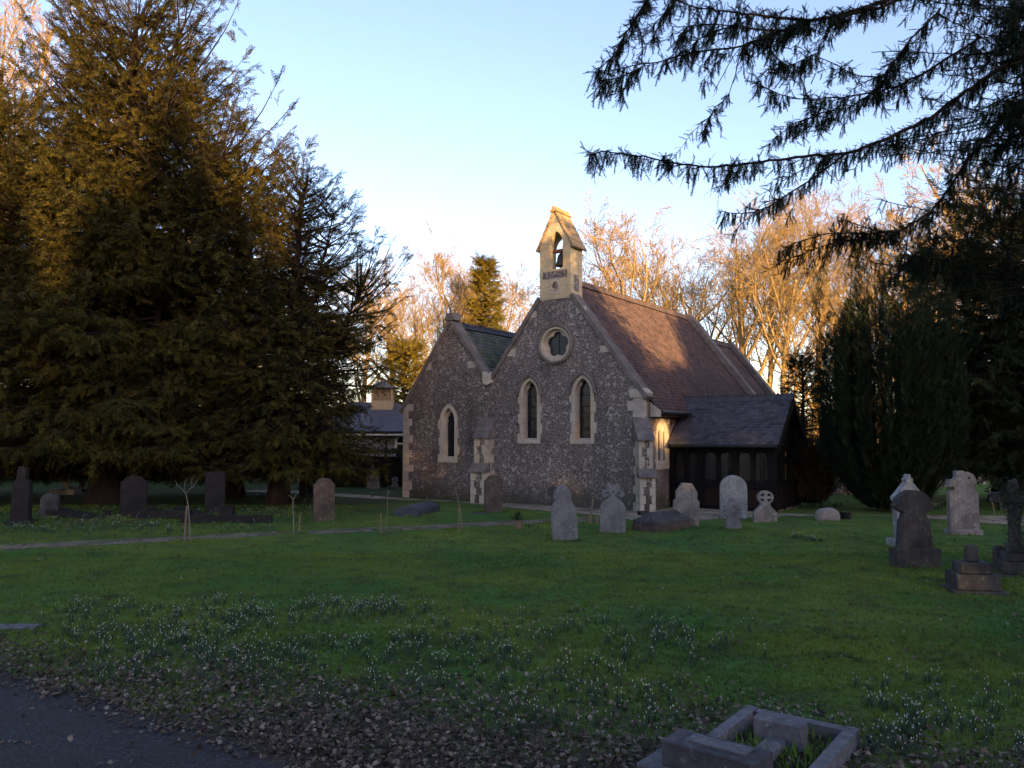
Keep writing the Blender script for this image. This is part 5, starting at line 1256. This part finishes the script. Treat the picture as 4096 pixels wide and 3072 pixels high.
TR = [
 ([(55, 765), (130, 742), (250, 760), (350, 775), (450, 800), (560, 812), (650, 825), (760, 815), (850, 810), (980, 790), (1100, 775), (1350, 755), (1550, 680), (1750, 580), (1900, 470), (2100, 330), (2300, 200)], 6.0, 8.6, .028, 34, .72, (.07, .20)),
 ([(90, 360), (180, 345), (300, 325), (430, 300), (600, 255), (800, 235), (950, 180), (1100, 110), (1300, 80), (1500, 40), (1700, -40)], 7.6, 9.0, .022, 20, .7, (.08, .2)),
 ([(100, 350), (170, 300), (215, 240), (260, 150), (310, 80), (350, 0), (380, -60)], 7.5, 7.9, .012, 42, .6, (.08, .2)),
 ([(120, 380), (180, 390), (260, 370), (330, 330)], 7.6, 7.6, .008, 50, .85, (.1, .22)),
 ([(370, 220), (400, 150), (450, 60), (490, -20)], 7.7, 8.0, .008, 30, .7, (.08, .18)),
 ([(430, -20), (600, 40), (800, 60), (1000, 90), (1150, 100), (1300, 80), (1600, -20)], 7.4, 9.0, .028, 34, .55, (.08, .2)),
 ([(505, 180), (560, 125), (680, 120), (800, 130), (920, 145), (1050, 150), (1150, 100)], 7.5, 8.4, .012, 44, .7, (.08, .2)),
 ([(520, 260), (600, 200), (700, 150), (800, 120)], 7.7, 8.0, .008, 32, .75, (.08, .18)),
 ([(895, 400), (950, 440), (1020, 470), (1150, 492), (1300, 480), (1450, 460), (1580, 430), (1750, 340), (2000, 180)], 7.8, 9.2, .016, 30, .6, (.08, .19)),
 ([(985, 675), (1080, 610), (1200, 560), (1350, 530), (1470, 450), (1550, 330), (1650, 200), (1800, 40)], 8.2, 9.2, .014, 26, .8, (.09, .22)),
 ([(630, 665), (645, 610), (690, 530), (760, 460)], 7.6, 7.8, .006, 46, .6, (.07, .15)),
 ([(760, 460), (790, 380), (805, 300), (825, 240)], 7.8, 8.2, .008, 2, .5, (.05, .1)),
 ([(685, 450), (720, 380), (770, 290), (810, 240)], 8.0, 8.2, .005, 3, .8, (.05, .1)),
 ([(700, 1035), (770, 1050), (850, 1055), (980, 1010), (1090, 930), (1200, 860), (1330, 760)], 7.8, 7.2, .010, 32, .75, (.07, .17)),
 ([(970, 970), (1010, 900), (1070, 860), (1150, 820)], 7.6, 7.2, .006, 28, .8, (.07, .15)),
 ([(1000, 1250), (1100, 1190), (1250, 1150), (1450, 1150), (1600, 1140), (1750, 1050), (1850, 920), (1950, 760), (2100, 600), (2350, 420)], 8.6, 9.4, .024, 34, .6, (.08, .2)),
 ([(1020, 1290), (1150, 1240), (1300, 1190), (1450, 1180), (1580, 1150)], 8.8, 9.0, .008, 34, .7, (.08, .18)),
 ([(1285, 1065), (1400, 1110), (1500, 1140), (1600, 1140)], 8.7, 9.0, .006, 34, .6, (.07, .16)),
 ([(1345, 1262), (1500, 1300), (1650, 1330), (1850, 1350), (2100, 1370), (2400, 1380)], 9.0, 9.6, .016, 16, .6, (.08, .18)),
 ([(1500, 1390), (1600, 1365), (1690, 1310), (1750, 1230), (1790, 1120)], 9.0, 9.0, .006, 26, .6, (.08, .16)),
 ([(1600, 1250), (1800, 1280), (2000, 1290), (2400, 1290)], 8.8, 9.6, .014, 20, .6, (.08, .18)),
 ([(830, 230), (860, 280), (880, 330)], 8.2, 8.2, .005, 40, .9, (.08, .16)),
 ([(960, 240), (1000, 290), (1040, 330), (1100, 300), (1200, 260)], 8.0, 8.6, .006, 40, .85, (.09, .22)),
 ([(1100, 230), (1200, 280), (1300, 330), (1420, 380), (1560, 380)], 8.2, 9.0, .008, 14, .7, (.08, .18)),
]
for path, ya, yb, r0, dn, hg, ln in TR:
    ys = np.linspace(ya, yb, len(path)); P = np.array([AT(*zc(x, y), Y) for (x, y), Y in zip(path, ys)])
    near_branch(P, r0, .004, dn, hg, ln, 0, 1, 8.0 if dn > 10 else .6)
for k in range(92):                       # the dense inner crown towards the trunk
    while True:
        x = r.uniform(1380, 2320); y = r.uniform(-120, 1500)
        edge = 1560 + 190 * math.sin(y * .006) if y < 1050 else 1900
        if x > edge + r.normal(0, 90) and not (1900 < x < 2130 and 60 < y < 250 and r.uniform() < .8) and not (1560 < x < 1800 and 800 < y < 1050): break
    Y = r.uniform(7.2, 11.5); p0 = AT(*zc(x, y), Y); p1 = NT_POS + (r.normal(0, .25), r.normal(0, .25), p0[2] + r.uniform(-.4, 1.4))
    mid = (p0 + p1) / 2 + (0, 0, r.uniform(-.1, .25))
    near_branch(np.array([p0, mid, p1]), .016, .004, 20 if y < 900 else 16, .5, (.08, .17), 0, r.uniform(.55, .85), 2.2)
SP, SD_, SL = np.array(SP), np.array(SD_), np.array(SL)
# the crown goes on overhead and to the right, outside the view
for k in range(150):
    az = r.uniform(0, 2 * np.pi); z = r.uniform(4.2, 10); L = r.uniform(2.0, 4.6) * (1 - (z - 4) / 12)
    p1 = NT_POS + (0, 0, z); p0 = p1 + np.array([math.cos(az) * L, math.sin(az) * L, r.uniform(-.4, .5)])
    dvec = p0 - np.array([0, 0, CAM_H]); fy = dvec[1] * math.cos(PITCH) + dvec[2] * math.sin(PITCH); uy_ = -dvec[1] * math.sin(PITCH) + dvec[2] * math.cos(PITCH)
    if fy > 0 and uy_ / fy < .50 and dvec[0] / fy < .60: continue
    b0 = len(SP); q = p1; lst = (SP.tolist(), SD_.tolist(), SL.tolist())
    SP, SD_, SL = lst; near_branch(np.array([p0, (p0 + q) / 2 + (0, 0, .15), q]), .03, .005, 9, .6, (.2, .42), 0, 1, 1.0); SP, SD_, SL = np.array(SP), np.array(SD_), np.array(SL)
V, F = join_np(wood); V = V - NT_POS; (tv, tf), _ = trunk_tube(10.5, .42, r)
V2, F2 = join_np([(V, F), (tv, tf)])
obj('trunk', mesh_np('near_trunk', V2, F2, True), M['yew_bark'], near)
V, F = scatter_spray(SP - NT_POS, SD_, SL, 92, NEE); obj('crown', mesh_np('near_crown', V, F), M['near_leaf'], near)

# ------------------------------------------------------------------ trees behind the viewer that keep the low sun off the churchyard
ca, sa = math.cos(SUN_A), math.sin(SUN_A); DB = 42.0
def hprof(L):                              # crown height along the row
    xs_ = [-40, -12, 2, 6, 11.5, 12.4, 12.6, 12.8, 13.1, 13.3, 13.55, 13.72, 14.8, 15.7, 16.5, 17.7, 17.75, 18.1, 18.35, 18.85, 20, 25, 26.5, 31, 33.5, 60]
    hs_ = [12.9, 13.3, 16.2, 16.4, 13.25, 13.05, 12.85, 12.4, 11.95, 11.6, 11.3, 10.4, 10.4, 10.75, 10.7, 10.8, 11.2, 12.0, 12.9, 13.4, 13.9, 13.4, 11.3, 11.0, 8.4, 8.4]
    return np.interp(L, xs_, hs_)
r = np.random.default_rng(131); k = 0
quad = (np.array([[-.5, -.35, 0], [.5, -.35, .05], [.5, .35, 0], [-.5, .35, -.05]], float), np.array([[0, 1, 2, 3]]))
for L0 in np.arange(-30, 46, 3.0):
    c = np.array([L0 * ca + DB * sa, L0 * sa - DB * ca, 0]); root = empty('shade_tree', tuple(c), SUN_A, 'tall evergreen in the row of trees behind the viewer', 'tree', 'trees behind the viewer')
    (tv, tf), _ = trunk_tube(9.0, .35, r); obj('trunk', mesh_np('shade_trunk', tv, tf, True), M['yew_bark'], root)
    n = 6200; x = r.uniform(-1.9, 1.9, n); y = r.normal(0, .9, n); z = r.uniform(.2, 18.6, n)
    Lx = L0 + x; wob = np.interp(Lx, [5, 9, 19, 24], [1, 0, 0, .35])
    H = hprof(Lx) + wob * (1.9 * np.sin(Lx * 1.15 + 1) + .9 * np.sin(Lx * 3.1)) + .12 * np.sin(Lx * 6.0)
    q = z < H - r.uniform(.1, .35, n)
    hole = (np.abs(Lx - 13.72) < .50) & (np.abs(z - 8.15) < .52); q &= ~hole
    P = np.stack([x, y, z], 1)[q]
    V, F = inst(quad[0], quad[1], frames(r.normal(0, 1, P.shape), (.1, .2, 1)) * .46, P)
    obj('crown', mesh_np('shade_crown', V, F), M['hedge_leaf'], root)

# ------------------------------------------------------------------ ground cover
def lz(x_, y_):                            # litter amount from ground position
    v = np.array(y_) + .30 * np.array(x_); w = .30 * np.sin(np.array(x_) * 2.3 + 1) * np.sin(np.array(y_) * 1.9); return np.clip((7.05 + 1.5 * w - v) / 2.0, 0, 1)
def on_road(x_, y_): return (y_ + .588 * x_) < 4.32
def blade_tpl(seed, n=6, h=1.0, w=.09, spread=.8):
    r = np.random.default_rng(seed); T = []
    for i in range(n):
        a = r.uniform(0, 2 * np.pi); p = np.array([r.normal(0, .35), r.normal(0, .35), 0]); d = np.array([math.cos(a), math.sin(a), 0]); s = np.array([-d[1], d[0], 0]) * w
        T += [p - s, p + s, p + d * spread * r.uniform(.2, 1) + np.array([0, 0, h * r.uniform(.6, 1.1)])]
    return tris(T)
GT = [blade_tpl(i) for i in range(5)]
r = np.random.default_rng(141)
def ground_pts(n, y0, y1):
    Y = np.sqrt(r.uniform(y0 * y0, y1 * y1, n)); X_ = r.uniform(-.72, .72, n) * Y; return X_, Y
def zrot(n, tilt=.12):
    a = r.uniform(0, 2 * np.pi, n); return frames(np.stack([np.cos(a), np.sin(a), r.normal(0, tilt, n)], 1))
parts = []
for n, y0, y1, hh in ((30000, 4.3, 8.5, .034), (34000, 8.5, 14, .036), (22000, 14, 24, .045)):
    X_, Y = ground_pts(n, y0, y1)
    pn = np.sin(X_ * 1.3 + Y * .7) * np.sin(Y * 1.1 - X_ * .6) * .5 + np.sin(X_ * 3.7 + 1) * np.sin(Y * 3.1) * .3
    q = (r.uniform(0, 1, n) > lz(X_, Y) * .85 + .12 - .25 * pn) & ~on_road(X_, Y)
    g_up = Y > (12.4 + .245 * (X_ + 9)) - .15; g_lo = Y < (12.4 + .245 * (X_ + 9)) + .75
    q &= ~(((X_ < 1.0) & (np.abs(Y - np.interp(X_, [-8.9, -4.6, -1.2, .9], [15.0, 16.6, 18.3, 19.6])) < .45)))
    q &= ~((X_ - PL[0]) * ED[0] + (Y - PL[1]) * ED[1] > -2.2) | (X_ < -6)
    q &= ~((Y > 20.5) & (X_ > -4))
    X_, Y = X_[q], Y[q]; k = r.integers(0, 5, len(X_)); Mx = zrot(len(X_)) * (hh * r.uniform(.6, 1.35, len(X_)))[:, None, None]; P = np.stack([X_, Y, np.zeros(len(X_))], 1)
    for i in range(5):
        s_ = k == i; parts.append(inst(GT[i][0], GT[i][1], Mx[s_], P[s_]))
for o in [q for q in S.objects if q.get('category') in ('headstone', 'grave cross', 'tomb', 'grave stone', 'grave slab', 'sapling', 'stake') and 6 < q.location.y < 24]:
    n = 46; a = r.uniform(0, 6.28, n); wx = .30 + .25 * (o.get('category') == 'tomb'); X_ = o.location.x + np.cos(a) * wx * r.uniform(.75, 1.25, n); Y = o.location.y + np.sin(a) * .17 * r.uniform(.7, 1.5, n)
    k = r.integers(0, 5, n); Mx = zrot(n) * (.062 * r.uniform(.5, 1.4, n))[:, None, None]; P = np.stack([X_, Y, np.zeros(n)], 1)
    for i in range(5):
        s_ = k == i; parts.append(inst(GT[i][0], GT[i][1], Mx[s_], P[s_]))
n = 260; gx = r.uniform(.09, kw - .09, n); gy = -r.uniform(.08, kl, n); k = r.integers(0, 5, n); Mx = zrot(n) * (.07 * r.uniform(.4, 1.3, n))[:, None, None]; P = np.stack([K0[0] + e1[0] * gx + e2[0] * gy, K0[1] + e1[1] * gx + e2[1] * gy, np.full(n, .05)], 1)
for i in range(5): parts.append(inst(GT[i][0], GT[i][1], Mx[k == i], P[k == i]))
V, F = join_np(parts); tag(obj('grass', mesh_np('grass', V, F), M['grass_blade']), 'short green churchyard lawn grass', 'grass', kind='stuff')
# fallen leaves
def leaf_tpl(seed):
    r = np.random.default_rng(seed); n = 11; c = r.uniform(.1, .9); ring = []
    for i in range(n):
        a = 2 * math.pi * i / n; rad = (.5 if i % 2 else .30) * r.uniform(.8, 1.15); x, y = rad * math.cos(a), rad * math.sin(a)
        ring.append((x, y, c * (x * x + .6 * y * y) + r.normal(0, .05)))
    T = []
    for i in range(n): T += [(0, 0, r.normal(0, .01)), ring[i], ring[(i + 1) % n]]
    V, F = tris(T); W_, inv = np.unique(V.round(5), axis=0, return_inverse=True); return W_, inv.reshape(-1, 3)
LT = [leaf_tpl(i) for i in range(6)]
X1, Y1 = ground_pts(105000, 3.5, 9.5); dn = lz(X1, Y1) ** 1.3 * .85 + .012
dn = np.where(on_road(X1, Y1), dn * np.clip(1 - (4.32 - (Y1 + .588 * X1)) * 3.0, .02, 1) * .8, dn)
q = r.uniform(0, 1, len(X1)) < dn; X1, Y1 = X1[q], Y1[q]
X2, Y2 = ground_pts(3600, 7, 20); gx, gy = r.uniform(.10, kw - .10, 170), -r.uniform(.1, kl, 170); X3 = K0[0] + e1[0] * gx + e2[0] * gy; Y3 = K0[1] + e1[1] * gx + e2[1] * gy
X2, Y2 = np.r_[X1, X3, X2], np.r_[Y1, Y3, Y2]; zlit = np.r_[np.zeros(len(X1)), np.full(170, .055), np.zeros(len(X2) - len(X1) - 170)]
n = len(X2); k = r.integers(0, 6, n); parts = []
for i in range(6):
    s_ = k == i; m = s_.sum(); D = r.normal(0, 1, (m, 3)) * (1, 1, .42); Mx = frames(D, (0, 0, 1), r.normal(0, .5, m)) * (r.uniform(.014, .058, m) * np.where(zlit[s_] > 0, .75, 1))[:, None, None]
    parts.append(inst(LT[i][0], LT[i][1], Mx, np.stack([X2[s_], Y2[s_], zlit[s_] + np.abs(r.normal(.015, .012, m))], 1)))
V, F = join_np(parts); tag(obj('fallen_leaves', mesh_np('leaves', V, F, False), M['litter']), 'brown fallen leaves lying along the edge of the drive', 'leaf litter', kind='stuff')
# snowdrops
def snow_tpl(seed):
    r = np.random.default_rng(seed); A, B = [], []
    for i in range(10):
        a = r.uniform(0, 2 * np.pi); p = np.array([r.normal(0, .014), r.normal(0, .014), 0]); d = np.array([math.cos(a), math.sin(a), 0]); s = np.array([-d[1], d[0], 0]) * .0028; h = r.uniform(.05, .10)
        m = p + d * .012 + np.array([0, 0, h * .6]); e = p + d * r.uniform(.02, .05) + np.array([0, 0, h])
        A += [p - s, p + s, m + s, p - s, m + s, m - s, m - s, m + s, e]
    for i in range(r.integers(1, 4)):
        a = r.uniform(0, 2 * np.pi); d = np.array([math.cos(a), math.sin(a), 0]); p = np.array([r.normal(0, .02), r.normal(0, .02), 0]); h = r.uniform(.085, .135); s = np.array([-d[1], d[0], 0]) * .0012
        e = p + d * .012 + np.array([0, 0, h]); A += [p - s, p + s, e]
        c = e + d * .012 + np.array([0, 0, -.004]); l = r.uniform(.014, .021); w = .005
        ring = [c + np.array([math.cos(t_), math.sin(t_), 0]) * w + np.array([0, 0, -l * .55]) for t_ in (0, 2.1, 4.2)]
        bot = c + np.array([0, 0, -l])
        for j in range(3): B += [c, ring[j], ring[(j + 1) % 3], bot, ring[(j + 1) % 3], ring[j]]
    (a, fa), (b_, fb) = tris(A), tris(B)
    return np.concatenate([a, b_]), np.concatenate([fa, fb + len(a)]), len(fa)
ST = [snow_tpl(i) for i in range(6)]
C = []
def zone(nc, x0, x1, y0, y1, per, sg):
    for _ in range(nc):
        c = GD(r.uniform(x0, x1), r.uniform(y0, y1)); m = r.poisson(per) + 1
        C.append(np.stack([c[0] + r.normal(0, sg, m), c[1] + r.normal(0, sg, m), np.zeros(m)], 1))
zone(70, 60, 900, 1310, 1460, 4, .26); zone(54, 800, 1520, 1340, 1520, 3, .26); zone(10, 620, 900, 1295, 1345, 5, .12); zone(18, 1050, 1450, 1480, 1600, 2, .15); zone(8, 300, 900, 1450, 1500, 2, .2)
zone(26, 1860, 2230, 1480, 1640, 3, .12); zone(6, 1400, 1800, 1540, 1600, 2, .1); zone(50, -20, 600, 1106, 1152, 3, .25); zone(30, 560, 860, 1042, 1098, 3, .35); zone(3, 1728, 1762, 1160, 1174, 6, .08)
zone(26, 735, 835, 1028, 1046, 8, .5); zone(8, 1700, 1870, 1082, 1096, 5, .3); zone(8, 1990, 2060, 1082, 1102, 4, .3); zone(1, 1140, 1142, 1138, 1140, 4, .05); zone(3, 880, 1000, 1072, 1082, 5, .3)
P = np.concatenate(C); k = r.integers(0, 6, len(P)); parts = []; mi = []
for i in range(6):
    s_ = k == i; Mx = zrot(s_.sum(), .08) * (r.uniform(.8, 1.25, s_.sum()) * np.interp(P[s_, 1], [6, 20, 35], [1.0, 1.25, 1.7]))[:, None, None]; v_, f_, na = ST[i]; parts.append(inst(v_, f_, Mx, P[s_])); mi.append(np.tile(np.r_[np.zeros(na, int), np.ones(len(f_) - na, int)], s_.sum()))
V, F = join_np(parts); me = mesh_np('snowdrops', V, F); o = obj('snowdrops', me, [M['snow_leaf'], M['petal']])
me.polygons.foreach_set('material_index', np.concatenate(mi).astype(np.int32)); me.update()
tag(o, 'drifts of white snowdrops growing through grass and leaves', 'snowdrops', kind='stuff')
